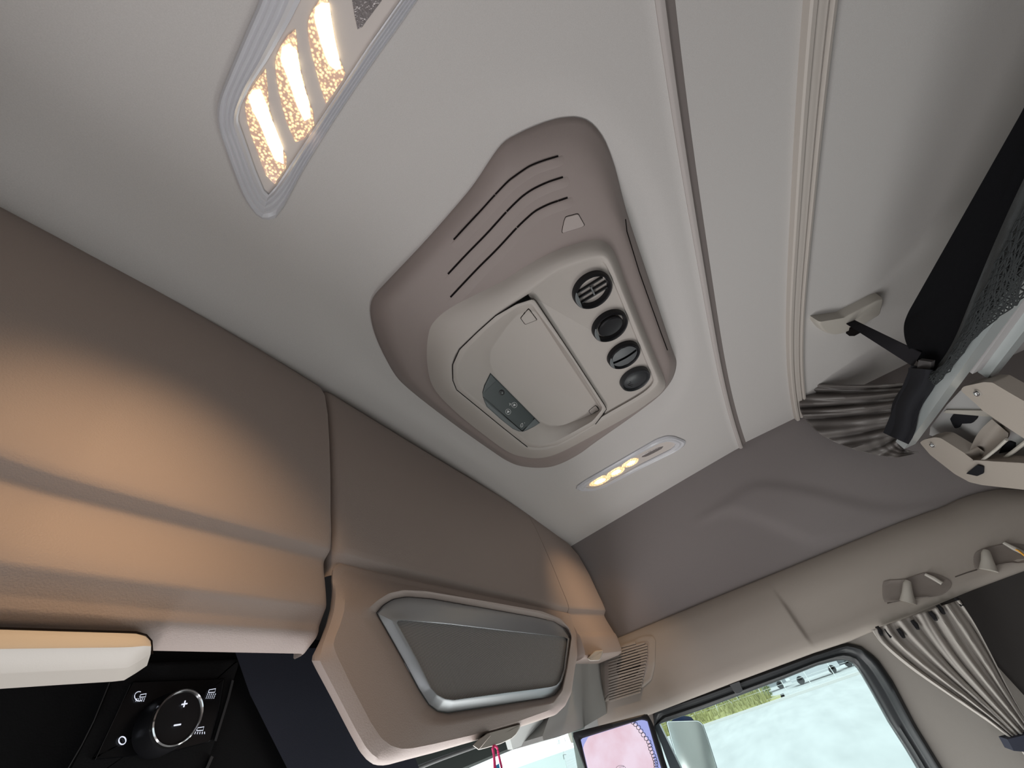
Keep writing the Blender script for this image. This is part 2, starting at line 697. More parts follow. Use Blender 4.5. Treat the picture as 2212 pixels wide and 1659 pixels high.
c8 = crop(0, 1330, 3.16)
top = c8((-700, 66), (-300, 78), (0, 88), (400, 101), (800, 113), (930, 118), (995, 138), (1026, 172))
fold = c8((-700, 222), (-300, 219), (0, 216), (400, 212), (800, 208), (905, 205), (985, 200), (1032, 205))
bot = c8((-700, 425), (-300, 409), (0, 400), (400, 381), (800, 364), (875, 357), (955, 310), (1028, 262))
bm = BM()
row = [[onf(p, lambda q: q.y - 0.712) for p in top]]
row.append([ony(lerp(Vector(a), Vector(b), 0.12), 0.688) for a, b in zip(top, fold)])
row.append([ony(lerp(Vector(a), Vector(b), 0.85), 0.668) for a, b in zip(top, fold)])
row.append([ony(lerp(Vector(a), Vector(b), 0.06), 0.667) for a, b in zip(fold, bot)])
row.append([ony(lerp(Vector(a), Vector(b), 0.95), 0.695) for a, b in zip(fold, bot)])
row.append([ony(p, 0.702) for p in bot])
row.append([ony(p, 0.745) + Vector((0, 0, -0.014)) for p in bot])
vs = grid(bm, row)
bm.faces.new([r[-1] for r in vs])
h = obj('handle', bm, M_LIGHTP, t, angle=50)
tag(h, 'pale grip lip along the lower edge')
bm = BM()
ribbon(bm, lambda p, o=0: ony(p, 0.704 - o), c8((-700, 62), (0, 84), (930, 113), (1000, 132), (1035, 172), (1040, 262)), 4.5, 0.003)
obj('handle_gap_shadow', bm, M_SLOT, h)  # dark strip laid in as the shadow line of the groove round the grip

# right locker with the loudspeaker, lower half lofted round the speaker
t = thing('speaker_locker', 'beige overhead locker bulging round a silver framed dark mesh loudspeaker', 'locker', (1.3, 0.8, 0.05))
c7 = crop(650, 1250, 3.16)
A = c7((262, -108), (700, -5), (1250, 115), (1831, 236), (1885, 380), (1888, 530), (1872, 600), (1846, 780), (1805, 866), (1740, 930), (1500, 1012), (1170, 1112), (900, 1190), (700, 1242), (590, 1272), (540, 1277), (495, 1268), (450, 1238),
       (400, 1178), (330, 1050), (200, 800), (95, 605), (74, 560), (78, 530), (130, 425), (168, 320), (198, 215), (212, 100), (205, 0), (215, -70))
Bc = c7((292, -46), (700, 40), (1250, 150), (1800, 258), (1848, 400), (1846, 530), (1828, 640), (1792, 780), (1745, 855), (1690, 900), (1480, 975), (1170, 1068), (900, 1130), (760, 1158), (690, 1162), (620, 1142), (550, 1090), (480, 985),
        (350, 740), (240, 510), (222, 455), (232, 405), (270, 310), (296, 220), (304, 110), (286, 10), (284, -30))
Cc = c7((420, 262), (452, 212), (520, 150), (600, 100), (700, 78), (850, 85), (1300, 160), (1650, 224), (1770, 272), (1835, 340), (1850, 400), (1838, 480), (1818, 620), (1785, 765), (1720, 848), (1500, 888), (1000, 985), (890, 980), (810, 925), (710, 760), (570, 500), (470, 330))
Dc = c7((512, 234), (560, 180), (625, 140), (720, 123), (900, 138), (1250, 200), (1600, 262), (1730, 292), (1800, 337), (1837, 395), (1825, 480), (1800, 620), (1770, 750), (1735, 795), (1680, 815), (1400, 857), (1000, 917), (930, 905), (870, 862), (800, 752), (700, 565), (600, 388))
Ec = c7((652, 296), (664, 286), (690, 284), (1000, 310), (1400, 357), (1805, 399), (1821, 408), (1818, 440), (1795, 620), (1770, 700), (1742, 730), (1700, 740), (1400, 777), (1045, 826), (985, 818), (930, 790), (890, 745), (800, 562), (700, 380))
CS = c7((1180, 560))[0]


def spk(p, y):
    q = ony(p, y)
    return ony(p, y + bow(q.x, 0.3))


def lower_y(p, top_y, low_y):
    """the upper rim keeps to the locker face, the lower rim turns back"""
    z = ony(p, 0.70).z
    return lerp(low_y, top_y, sm(0.30, 0.38, z))


N = 220
PA, PB, PC, PD = [polar(q, CS, N) for q in (A, Bc, Cc, Dc)]
bm = BM()
cols = [(0.6245, 0.14), (0.6255, 0.035), (0.629, 0.018), (0.636, 0.007), (0.646, 0.0015), (0.656, 0.0)] + [(x, 0) for x in linspace(0.672, 1.99, 60)] + [(1.996, 0), (1.999, 0.006), (1.9995, 0.12)]
grid(bm, locker_rows([q for q in PROF if q[1] > 0.37], cols))
mid = lambda P, Q, f: [tuple(lerp(Vector(a), Vector(b), f)) for a, b in zip(P, Q)]
loops = [[spk(p, lower_y(p, 0.712, 0.80)) for p in PA],
         [spk(p, lower_y(p, 0.7065, 0.722)) for p in PA],
         [spk(p, lower_y(p, 0.7035, 0.700)) for p in mid(PA, PB, 0.10)],
         [spk(p, lower_y(p, 0.702, 0.688)) for p in mid(PA, PB, 0.30)],
         [spk(p, lower_y(p, 0.700, 0.676)) for p in mid(PA, PB, 0.75)],
         [spk(p, lower_y(p, 0.698, 0.670)) for p in PB],
         [spk(p, lower_y(p, 0.694, 0.669)) for p in mid(PB, PC, 0.25)],
         [spk(p, lower_y(p, 0.682, 0.664)) for p in mid(PB, PC, 0.80)],
         [spk(p, 0.664) for p in PC],
         [spk(p, 0.667) for p in mid(PC, PD, 0.30)],
         [spk(p, 0.679) for p in mid(PC, PD, 0.80)],
         [spk(p, 0.684) for p in PD]]
vs = grid(bm, loops, True)
bm2 = bm.copy()
obj('door_panel', bm, M_LOCK, t, angle=32)

bm = BM()
PE = polar(Ec, CS, N)
PD1 = mid(PD, [CS] * N, 0.008)
loops = [[spk(p, 0.700) for p in PD1], [spk(p, 0.6825) for p in PD1], [spk(p, 0.679) for p in mid(PD1, PE, 0.06)], [spk(p, 0.6745) for p in mid(PD1, PE, 0.30)],
         [spk(p, 0.6665) for p in mid(PD1, PE, 0.70)], [spk(p, 0.6630) for p in mid(PD1, PE, 0.90)], [spk(p, 0.6625) for p in mid(PD1, PE, 0.965)], [spk(p, 0.6645) for p in PE], [spk(p, 0.690) for p in PE]]
grid(bm, loops, True)
f = obj('speaker_frame', bm, M_SILVER, t, angle=30)
tag(f, 'satin silver frame of the loudspeaker')

# perforated grille
m = mat('speaker_mesh', (0.11, 0.105, 0.10), 0.45, spec=0.5)
nt = m.node_tree
b = nt.nodes['Principled BSDF']
tc = nt.nodes.new('ShaderNodeTexCoord')
mp = nt.nodes.new('ShaderNodeMapping')
mp.inputs['Rotation'].default_value = (0, math.radians(8), 0)
mp.inputs['Scale'].default_value = (112, 112, 112)
vo = nt.nodes.new('ShaderNodeTexVoronoi')
vo.voronoi_dimensions = '2D'
vo.inputs['Randomness'].default_value = 0.0
sx = nt.nodes.new('ShaderNodeSeparateXYZ')
cb = nt.nodes.new('ShaderNodeCombineXYZ')
ad = nt.nodes.new('ShaderNodeMath')
ad.operation = 'MULTIPLY_ADD'
ad.inputs[1].default_value = 0.5
nt.links.new(tc.outputs['Object'], mp.inputs['Vector'])
nt.links.new(mp.outputs['Vector'], sx.inputs['Vector'])
nt.links.new(sx.outputs['Z'], ad.inputs[0])
nt.links.new(sx.outputs['X'], ad.inputs[2])
nt.links.new(ad.outputs[0], cb.inputs['X'])
nt.links.new(sx.outputs['Z'], cb.inputs['Y'])
nt.links.new(cb.outputs['Vector'], vo.inputs['Vector'])
rp = nt.nodes.new('ShaderNodeValToRGB')
rp.color_ramp.elements[0].position = 0.34
rp.color_ramp.elements[0].color = (0.004, 0.004, 0.004, 1)
rp.color_ramp.elements[1].position = 0.44
rp.color_ramp.elements[1].color = (0.46, 0.44, 0.42, 1)
nt.links.new(vo.outputs['Distance'], rp.inputs['Fac'])
nt.links.new(rp.outputs['Color'], b.inputs['Base Color'])
bm = BM()
vs = grid(bm, [[spk(p, 0.6695) for p in mid(PE, [CS] * N, f)] for f in (-0.02, 0.2, 0.5, 0.8)], True)
fan(bm, vs[-1], spk(CS, 0.6695))
g = obj('speaker_grille', bm, m, t)
tag(g, 'dark perforated mesh of the loudspeaker')

cA = crop(980, 1500, 6.9125)
bm = BM()
up = cA((360, 690), (470, 575), (600, 515), (800, 455), (960, 398), (1000, 418), (985, 450), (830, 500), (560, 580), (400, 700))
plate(bm, lambda p, o=0: ony(p, 0.683 - o), up, 0.002, 1.0)
obj('latch_gap', bm, M_SLOT, t)
bm = BM()
fing = cA((285, 765), (372, 672), (500, 580), (548, 562), (600, 547), (830, 485), (990, 443), (995, 458), (985, 515), (935, 600), (870, 660), (700, 740), (590, 772), (440, 815), (370, 830))
plate(bm, lambda p, o=0: ony(p, 0.690 - o), fing, 0.018, 1.4, sink=0.03)
lt = obj('latch', bm, M_LIGHTP, t, angle=40)
tag(lt, 'pale pull latch under the loudspeaker')
bm = BM()
wedge = cA((285, 765), (372, 672), (500, 580), (548, 566), (556, 620), (470, 720), (392, 815), (370, 828))
plate(bm, lambda p, o=0: ony(p, 0.674 - o), wedge, 0.012, 1.4, sink=0.004)
obj('latch_tip', bm, M_TRIM, lt, angle=40)

# end cap by the door
t = thing('locker_end_cap', 'curved beige end section of the lockers beside the door wall with warm lamp glow', 'end cap', (2.2, 0.75, 0.21))
bm = BM()
cols = [(2.0005, 0.12), (2.001, 0.006), (2.004, 0)] + [(x, 0) for x in linspace(2.02, 2.375, 26)] + [(2.388, 0.001), (2.397, 0.005), (2.402, 0.012), (2.405, 0.03), (2.406, 0.12), (2.406, 0.3)]
grid(bm, locker_rows(PROF[:-1] + P_CAP, cols))
B_CAP = bvh_of(bm)
obj('end_panel', bm, M_LOCK, t, angle=32)
cB = crop(950, 1000, 3.686)
bm = BM()
pb = cB((1175, 1556), (1222, 1508), (1240, 1494), (1297, 1490), (1300, 1502), (1284, 1556), (1270, 1574), (1196, 1578))
plate(bm, lambda p, o=0: ony(p, 0.655 - o), rounded(pb, 2.0, 2), 0.018, 1.6, sink=0.06)
o = obj('push_button', bm, M_LIGHTP, t, angle=40)
tag(o, 'small pale button')

# grey box under the end cap
t = BM()
gb = [(1246, 1396), (1334, 1396), (1331.5, 1521), (1327, 1530), (1318, 1537), (1255, 1574), (1206, 1592), (1174, 1600), (1172, 1590), (1182, 1560)]
bm = BM()
prism(bm, [ony(p, lerp(0.735, 0.81, sm(1400, 1600, p[1]))) for p in gb], (0, 0.14, 0.006))
bevel(bm, 0.012, 3)
o = obj('grey_side_box', bm, M_GREY)
tag(o, 'plain grey plastic cover below the locker end cap above the windscreen corner', 'cover')
bm = BM()
gb2 = [(1100, 1560), (1160, 1548), (1176, 1545), (1163, 1597), (1158, 1600), (1122, 1613), (1108, 1619), (1096, 1575)]
prism(bm, [ony(p, lerp(0.80, 0.90, sm(1548, 1612, p[1]))) for p in gb2], (0, 0.02, 0.004))
bevel(bm, 0.006, 2)
o = obj('header_panel', bm, mat('header_grey', (0.34, 0.36, 0.35), 0.6, bump=0.1, bscale=700))
tag(o, 'grey green windscreen header panel behind the pull latch', 'panel')

# ------------------------------------------------------------------ dark bulkhead, lamp switches, windscreen
M_DARKP = mat('dark_panel', (0.012, 0.012, 0.013), 0.7, bump=0.2, bscale=500, spec=0.2)
bm = BM()
box(bm, (XL - 0.05, 0.975, -0.12), (0.86, 1.06, 0.34))
struct(obj('trim_4', bm, M_DARKP))
bm = BM()
nav = [onf(p, lambda q: q.y - 0.950) for p in [(505, 1400), (540, 1500), (585, 1590), (620, 1659), (660, 1740)]]
nr = [ony(p, 0.962) for p in [(760, 1400), (830, 1500), (880, 1590), (905, 1659), (930, 1740)]]
rows = [[lerp(a, b, f) for f in linspace(0, 1, 8)] for a, b in zip(nav, nr)]
grid(bm, rows)
grid(bm, [[p + Vector((0, 0.05, 0)) for p in r] for r in rows])
struct(obj('trim_5', bm, M_NAVY))

t = thing('light_control_panel', 'black interior light control panel with a chrome ringed knob and white symbols under the locker', 'control panel', (0.58, 0.96, 0.1))
PY = 0.955
pan = lambda p, o=0: ony(p, PY - o)
bm = BM()
plate(bm, pan, c8((800, 330), (1600, 300), (1640, 300), (1590, 450), (1460, 870), (1400, 1060), (1340, 1300), (330, 1300), (470, 1050), (620, 760)), 0.004, 4, sink=0.02)
obj('bezel', bm, M_DARKP, t)
bm = BM()
plate(bm, lambda p, o=0: ony(p, PY - 0.004 - o), rounded(c8((905, 450), (1535, 428), (1500, 640), (1440, 860), (1130, 940), (620, 985), (680, 900), (800, 650)), 5, 3), 0.004, 2)
obj('face_plate', bm, mat('gloss_black', (0.006, 0.006, 0.007), 0.25), t)
for nm, line, w in (('edge_rib', [(800, 330), (640, 720), (560, 880), (455, 1060), (380, 1200)], 2.2), ('edge_rib', [(1590, 440), (1560, 560), (1470, 855)], 5.0), ('edge_rib', [(1450, 960), (1405, 1060), (1350, 1200)], 6.0), ('edge_rib', [(890, 470), (830, 600), (650, 985)], 1.0)):
    bm = BM()
    ribbon(bm, pan, c8(*line), w, 0.010)
    obj(nm, bm, mat('edge_rib_grey', (0.06, 0.06, 0.062), 0.4), t)
# knob
kc = ony(c8((1220, 692))[0], 0.905)
e1 = ony(c8((1352, 545))[0], 0.905) - kc
e2 = ony(c8((1330, 800))[0], 0.905) - kc
KR = 0.5 * ((ony(c8((1395, 640))[0], 0.905) - ony(c8((1045, 742))[0], 0.905)).length)


def disc_loops(c, radii, n=64, ax=1):
    rows = []
    for r, d in radii:
        rows.append([c + Vector((math.cos(2 * math.pi * i / n) * r, d, math.sin(2 * math.pi * i / n) * r)) for i in range(n)])
    return rows


bm = BM()
vs = grid(bm, disc_loops(kc, [(KR * 1.12, 0.05), (KR * 1.10, 0.02), (KR * 1.03, 0.004), (KR, 0.001), (KR * 0.9, 0.001)]), True)
fan(bm, vs[-1])
k = obj('knob', bm, M_BLACK, t)
bm = BM()
grid(bm, disc_loops(kc, [(KR * 1.03, 0.004), (KR * 1.0, -0.002), (KR * 0.955, -0.0035), (KR * 0.90, -0.001), (KR * 0.875, 0.004)]), True)
tag(obj('knob_ring', bm, M_CHROME, k), 'thin chrome ring')


def icon(name, strokes, Y, parent, r=0.0008, m=None):
    bm = BM()
    for s in strokes:
        tube(bm, [ony(p, Y) for p in c8(*s)], r, 5)
    return obj(name, bm, m or M_ICON, parent)


arc = lambda u, v, rx, ry, a0, a1, n=14: [(u + rx * math.cos(math.radians(a0 + (a1 - a0) * i / n)), v + ry * math.sin(math.radians(a0 + (a1 - a0) * i / n))) for i in range(n + 1)]
icon('plus_symbol', [[(1240, 606), (1278, 600)], [(1254, 624), (1264, 580)]], 0.9035, k, 0.0011)
icon('minus_symbol', [[(1188, 749), (1234, 742)]], 0.9035, k, 0.0012)
icon('ring_symbol', [arc(835, 852, 24, 26, 0, 360, 20)], 0.944, t, 0.0008)


def lampsym(u, v, s=1.0):
    q = [(u - 24 * s, v + 4), (u - 18 * s, v - 14 * s), (u + 26 * s, v - 22 * s), (u + 20 * s, v + 2)]
    return [q + [q[0]]]


def rain(u, v, rows=3):
    return [[(u + i * 13 - j * 5, v + j * 13), (u + i * 13 - j * 5 - 4, v + j * 13 + 7)] for i in range(-2, 3) for j in range(rows)]


icon('night_light_symbol', [arc(950, 550, 31, 32, 60, 290)] + lampsym(975, 552, 0.9) + rain(962, 565, 2), 0.944, t, 0.00055)
icon('main_light_symbol', lampsym(1446, 520) + rain(1446, 532), 0.944, t, 0.00055)
icon('reading_light_symbol', lampsym(1366, 780) + [[(1366 + i * 15, 792), (1366 + i * 17 - 3, 808)] for i in range(-2, 3)], 0.944, t, 0.00055)


# windscreen
def yw(x):
    return 1.24 - 0.30 * (abs(x - XC) / 1.22) ** 3


def glass_mat():
    m = bpy.data.materials.new('window_glass')
    m.use_nodes = True
    nt = m.node_tree
    nt.nodes.clear()
    out = nt.nodes.new('ShaderNodeOutputMaterial')
    mx = nt.nodes.new('ShaderNodeMixShader')
    tr = nt.nodes.new('ShaderNodeBsdfTransparent')
    tr.inputs['Color'].default_value = (0.90, 0.95, 0.93, 1)
    gl = nt.nodes.new('ShaderNodeBsdfGlossy')
    gl.inputs['Roughness'].default_value = 0.02
    fr = nt.nodes.new('ShaderNodeFresnel')
    fr.inputs['IOR'].default_value = 1.3
    nt.links.new(fr.outputs[0], mx.inputs[0])
    nt.links.new(tr.outputs[0], mx.inputs[1])
    nt.links.new(gl.outputs[0], mx.inputs[2])
    nt.links.new(mx.outputs[0], out.inputs['Surface'])
    return m


M_GLASS = glass_mat()
F_WS = lambda q: q.y - (yw(q.x) - 0.22 * q.z)
ws = lambda p, off=0.0: onf(p, F_WS) + Vector((0, -off, 0))
zt = lambda x: pts1([(1.0, 0.050), (1.75, 0.052), (2.0, 0.045), (2.2, 0.012), (2.36, -0.02)], x)
bm = BM()
wx = linspace(XL + 0.1, 2.36, 40)
for off in (0.0, 0.008):
    rows = [[(x, yw(x) - 0.22 * z + off, z) for x in wx] for z in (0.12, 0.0, -0.25, -0.5, -0.8)]
    grid(bm, rows)
w2 = obj('window_2', bm, M_GLASS)
struct(w2)
# header over the glass and sun visor edge
bm = BM()
hx = linspace(0.75, 2.34, 40)
HB = spline([(1262, 1574), (1240, 1580), (1163, 1599), (1080, 1631), (1014, 1659), (900, 1707), (780, 1758), (600, 1835)], 5, False)
hb3 = [onf(p, lambda q: q.y - (yw(q.x) - 0.22 * q.z - 0.04)) for p in HB]
rows = [[Vector((q.x, q.y + 0.01, 0.34)) for q in hb3], [Vector((q.x, q.y - 0.008, q.z + 0.06)) for q in hb3], [Vector((q.x, q.y - 0.008, q.z + 0.008)) for q in hb3], hb3, [q + Vector((0, 0.035, 0.001)) for q in hb3]]
grid(bm, rows)
M_HDR = mat('header_dark', (0.07, 0.085, 0.08), 0.5, bump=0.1, bscale=700)
struct(obj('trim_6', bm, M_HDR))
bm = BM()
tube(bm, [ony(p, 1.06) for p in spline([(1040, 1606), (1023, 1614), (950, 1640), (880, 1668), (760, 1718), (640, 1770)], 4, False)], 0.006, 10)
o = obj('sun_visor', bm, mat('visor_grey', (0.20, 0.21, 0.21), 0.5))
tag(o, 'dark rolled sun visor bar above the windscreen left of the pink cord', 'sun visor')

# A-pillar between windscreen and side window
bm = BM()
prism(bm, [Vector(p) for p in ((2.30, 0.955, 0.03), (2.36, 0.86, 0.03), (2.52, 0.80, 0.03), (2.56, 0.90, 0.03), (2.42, 1.0, 0.03))], (0.05, 0.16, -0.95))
bevel(bm, 0.012, 2)
struct(obj('trim_7', bm, mat('pillar_grey', (0.42, 0.43, 0.43), 0.35, spec=0.6)))

# frit dots and printed marks at the windscreen corner
bm = BM()
cF = crop(980, 1500, 6.9125)
for j in range(4):
    for i in range(9 - j):
        c = cF((1600 + i * 12 + j * 6, 590 + i * 7 + j * 13))[0]
        lp = [ws((c[0] + 0.55 * math.cos(a), c[1] + 0.55 * math.sin(a)), 0.004) for a in [2 * math.pi * q / 6 for q in range(6)]]
        fan(bm, [bm.verts.new(p) for p in lp])
tag(obj('frit_dots', bm, M_SLOT, w2), kind='stuff')


def stroke_text(name, strokes, surf, parent, m, w=0.5, h=0.0006):
    bm = BM()
    for s in strokes:
        ribbon(bm, surf, s, w, h, base=-0.0002)
    return obj(name, bm, m, parent)


M_MARK = mat('grey_mark', (0.10, 0.12, 0.12), 0.6)
# "TAPE" printed sideways near the glass edge, with an L shaped corner mark below it
lets = {'T': [[(0, 0), (0, 8)], [(0, 4), (10, 4)]], 'A': [[(10, 0), (0, 4), (10, 8)], [(6, 2), (6, 6)]], 'P': [[(10, 0), (0, 0), (0, 6), (5, 6), (5, 0)]], 'E': [[(0, 7), (0, 0), (10, 0), (10, 7)], [(5, 0), (5, 5)]]}
st = []
for i, ch in enumerate('TAPE'):
    for s in lets[ch]:
        st.append(cF(*[(1578 - r * 3.6, 660 + i * 25 + c * 2.3) for r, c in s]))
wsf = lambda p, o=0.0: ws(p, 0.004 + o)
stroke_text('printed_text', st, wsf, w2, M_MARK, 0.45)
stroke_text('corner_mark', [cF((1620, 908), (1668, 902)), cF((1622, 908), (1637, 975))], wsf, w2, M_MARK, 0.8)
stroke_text('corner_mark', [cF((1640, 660), (1660, 705)), cF((1650, 738), (1690, 738), (1685, 720))], wsf, w2, M_MARK, 0.6)
# clear film sheet stuck to the glass
bm = BM()
plate(bm, ws, cF((690, 905), (1290, 715), (1520, 640), (1600, 700), (1720, 1250), (740, 1250)), 0.002, 1.0, 0.0005)
fm = bpy.data.materials.new('clear_film')
fm.use_nodes = True
nt = fm.node_tree
nt.nodes.clear()
_o = nt.nodes.new('ShaderNodeOutputMaterial')
_m = nt.nodes.new('ShaderNodeMixShader')
_m.inputs[0].default_value = 0.55
_t = nt.nodes.new('ShaderNodeBsdfTransparent')
_l = nt.nodes.new('ShaderNodeBsdfTranslucent')
_l.inputs['Color'].default_value = (0.85, 0.95, 0.90, 1)
nt.links.new(_t.outputs[0], _m.inputs[1])
nt.links.new(_l.outputs[0], _m.inputs[2])
nt.links.new(_m.outputs[0], _o.inputs['Surface'])
tag(obj('film_sheet', bm, fm, w2), 'pale translucent sheet on the glass')

# pink cord hanging from the latch
bm = BM()
for l in ([(580, 800), (600, 900), (612, 1000), (625, 1120), (660, 1300), (700, 1500)], [(600, 770), (590, 800), (600, 905), (606, 1000), (612, 1120), (640, 1300), (690, 1500)], [(610, 770), (650, 800), (672, 905), (695, 1005), (722, 1120), (740, 1300), (705, 1500)]):
    pp = [ony(p, 0.672) for p in spline(cA(*l), 4, False)]
    tube(bm, pp, 0.0028, 8)
o = obj('lanyard', bm, M_PINK)
tag(o, 'bright pink cord loop hanging from the pale latch below the loudspeaker', 'lanyard')
bm = BM()
plate(bm, plane_y(0.674), cA((630, 1060), (676, 1028), (690, 1100), (690, 1180), (640, 1180)), 0.003, 0.8, 0.002)
tg = obj('tag', bm, M_BLUE, o)
tag(tg, 'small blue tag')

# ------------------------------------------------------------------ roof console
F_HOLE = lambda p: p.z - (zc(p.x, p.y) + emboss(p.x, p.y))
hole = lambda p, off=0.0: onf(p, F_HOLE) + Vector((0, 0, -off))
c2 = crop(780, 230, 2.0735)
HO = spline(c2((660, 145), (760, 95), (850, 62), (920, 49), (975, 50), (1030, 75), (1080, 135), (1110, 200), (1140, 290), (1190, 480), (1290, 780), (1390, 1080), (1410, 1140), (1400, 1200), (1370, 1252), (1320, 1305), (1200, 1395), (1050, 1500), (985, 1548), (930, 1580), (880, 1602), (830, 1614), (760, 1614), (700, 1604),
              (650, 1582), (600, 1550), (450, 1445), (300, 1332), (200, 1250), (150, 1195), (95, 1095), (60, 1010), (42, 930), (44, 880), (60, 845), (95, 805), (200, 695), (300, 588), (400, 475), (500, 355), (580, 235), (620, 180)), 4)
HR = spline(c2((300, 1030), (330, 960), (420, 890), (620, 790), (740, 715), (860, 652), (980, 610), (1055, 598), (1105, 618), (1140, 670), (1215, 870), (1325, 1140), (1362, 1235), (1350, 1275), (1310, 1310), (1200, 1385), (1000, 1495), (880, 1555), (800, 1575), (730, 1570), (660, 1548), (560, 1478), (420, 1365), (325, 1260), (296, 1150)), 5)
HI = spline(c2((408, 1150), (440, 1086), (600, 934), (760, 820), (872, 742), (930, 715), (1000, 692), (1062, 675), (1090, 680), (1112, 708), (1150, 795), (1240, 1015), (1318, 1205), (1326, 1232), (1308, 1262), (1250, 1306), (1100, 1392), (960, 1478), (870, 1522), (800, 1536), (740, 1526), (640, 1444), (520, 1345), (432, 1272), (412, 1225)), 5)
HC = c2((820, 1080))[0]
NH = 240
PO, PR, PI = [polar(q, HC, NH) for q in (HO, HR, HI)]
ZR_, ZF_ = 0.905, 0.917
zpl = lambda z: (lambda p: onz(p, z))
loops = [[hole(p, -0.02) for p in PO], [hole(p, 0.004) for p in PO]]
for f, w in ((0.05, 0.30), (0.14, 0.62), (0.24, 0.84), (0.34, 0.95)):
    loops.append([lerp(hole(p), onz(p, 0.948), w) for p in mid(PO, PR, f)])
for f, z in ((0.42, 0.9475), (0.60, 0.945), (0.80, 0.942), (0.93, 0.940), (1.0, 0.936)):
    loops.append([onz(p, z) for p in mid(PO, PR, f)])
for f, z in ((0.2, 0.926), (0.5, 0.912), (0.78, 0.9055), (0.92, 0.904), (1.0, 0.9045)):
    loops.append([onz(p, z) for p in mid(PR, PI, f)])
PI1 = mid(PI, [HC] * NH, 0.014)
PI2 = mid(PI, [HC] * NH, 0.03)
PI3 = mid(PI, [HC] * NH, 0.042)
bm = BM()
grid(bm, loops[:11], True)
B_SHELL = bvh_of(bm)
t = thing('roof_console', 'large mauve brown console in the roof with vents, a flap and four round black knobs', 'console', onz((1130, 700), 0.92))
con = t
obj('shell', bm, M_SHELL, t, angle=60)
bm = BM()
l2 = loops[10:] + [[onz(p, 0.9075) for p in PI1], [onz(p, 0.9085) for p in PI2], [onz(p, ZF_) for p in PI3]]
vs = grid(bm, l2, True)
h1, h2 = Vector(c2((686, 752))[0]), Vector(c2((1118, 1404))[0])
hd = (h2 - h1).normalized()
side = [v for v, p in zip(vs[-1], PI3) if hd.x * (p[1] - h1.y) - hd.y * (p[0] - h1.x) < 0]
k0 = max(range(len(side)), key=lambda i: (side[i].co - side[i - 1].co).length)
side = side[k0:] + side[:k0]
hl_ = [bm.verts.new(onz(tuple(lerp(Vector(c2((752, 848))[0]), Vector(c2((1094, 1380))[0]), f)), ZF_)) for f in linspace(0, 1, 12)]
if (side[-1].co - hl_[0].co).length > (side[-1].co - hl_[-1].co).length:
    hl_.reverse()
fan(bm, side + hl_, onz(c2((1130, 1060))[0], ZF_))
B_FACE = bvh_of(bm)
ip = obj('instrument_panel', bm, M_PANEL, t, angle=50)
tag(ip, 'paler raised panel carrying the knobs and flap')
shell = onb(B_SHELL)
face = onb(B_FACE)

# flap with a sunk tray
FO = rounded(c2((772, 862), (950, 1122), (1100, 1354), (1050, 1422), (960, 1474), (880, 1516), (800, 1530), (745, 1523), (640, 1440), (430, 1268), (414, 1228), (412, 1158), (442, 1090), (522, 1012), (602, 940), (690, 888)), 6, 3)
FR = rounded(c2((762, 884), (942, 1130), (1084, 1352), (1036, 1410), (950, 1458), (870, 1500), (800, 1512), (755, 1502), (650, 1418), (455, 1257), (438, 1217), (440, 1152), (480, 1085), (560, 1003), (635, 942), (705, 898)), 6, 3)
FT = rounded(c2((778, 912), (925, 1140), (1062, 1345), (1052, 1368), (1000, 1392), (900, 1428), (845, 1430), (795, 1408), (700, 1308), (600, 1202), (577, 1148), (580, 1090), (650, 988), (700, 930)), 9, 3)
FC = c2((740, 1210))[0]
QO, QR, QT = [polar(q, FC, 180) for q in (FO, FR, FT)]
bm = BM()
lp = [[onz(p, 0.925) for p in QO], [onz(p, 0.9035) for p in QO], [onz(p, 0.9022) for p in mid(QO, QR, 0.35)], [onz(p, 0.9022) for p in mid(QO, QR, 0.8)], [onz(p, 0.9040) for p in QR]]
lp += [[onz(p, lerp(0.9040, 0.941, f)) for p in mid(QR, QT, g)] for f, g in ((0.12, 0.1), (0.5, 0.5), (0.9, 0.9), (0.98, 0.97))] + [[onz(p, 0.942) for p in mid(QT, [FC] * 180, 0.02)]]
vs = grid(bm, lp, True)
fan(bm, vs[-1], onz(FC, 0.942))
B_FLAP = bvh_of(bm)
flap_s = onb(B_FLAP)
fl = obj('flap', bm, M_PANEL, t, angle=40)
bm = BM()
ribbon(bm, lambda p, o=0: onz(p, 0.9030 - o), c2((1050, 1424), (1078, 1388), (1099, 1357), (1096, 1346), (950, 1122), (784, 870), (772, 860), (760, 863), (700, 882), (604, 937), (524, 1008), (440, 1088), (409, 1158), (411, 1228), (428, 1270), (640, 1443), (745, 1526)), 1.4, 0.0006)
obj('flap_seam', bm, M_SLOT, fl)
c3 = crop(950, 500, 4.1475)
for q in (((795, 692), (868, 790), (765, 830), (725, 775)), ((1395, 1557), (1430, 1600), (1355, 1637), (1335, 1605))):
    bm = BM()
    qq = rounded(c3(*q), 3, 3)
    plate(bm, flap_s, scale2(qq, 1.10), 0.0012, 0.8, 0.002)
    s1 = obj('button_gap', bm, M_SLOT, fl)
    bm = BM()
    plate(bm, flap_s, qq, 0.003, 1.0, 0.001)
    obj('push_button', bm, M_PANEL, fl)
bm = BM()
c6 = crop(940, 290, 4.4833)
sq = rounded(c6((1262, 800), (1382, 768), (1445, 880), (1420, 897), (1235, 954), (1228, 940), (1245, 850)), 4, 3)
plate(bm, shell, scale2(sq, 1.05), 0.0012, 0.8, 0.003)
sg = obj('sensor_gap', bm, M_SLOT, t)
bm = BM()
plate(bm, shell, sq, 0.003, 1.0, 0.001)
obj('sensor_window', bm, mat('sensor_plastic', (0.42, 0.37, 0.35), 0.15, spec=0.8), t)

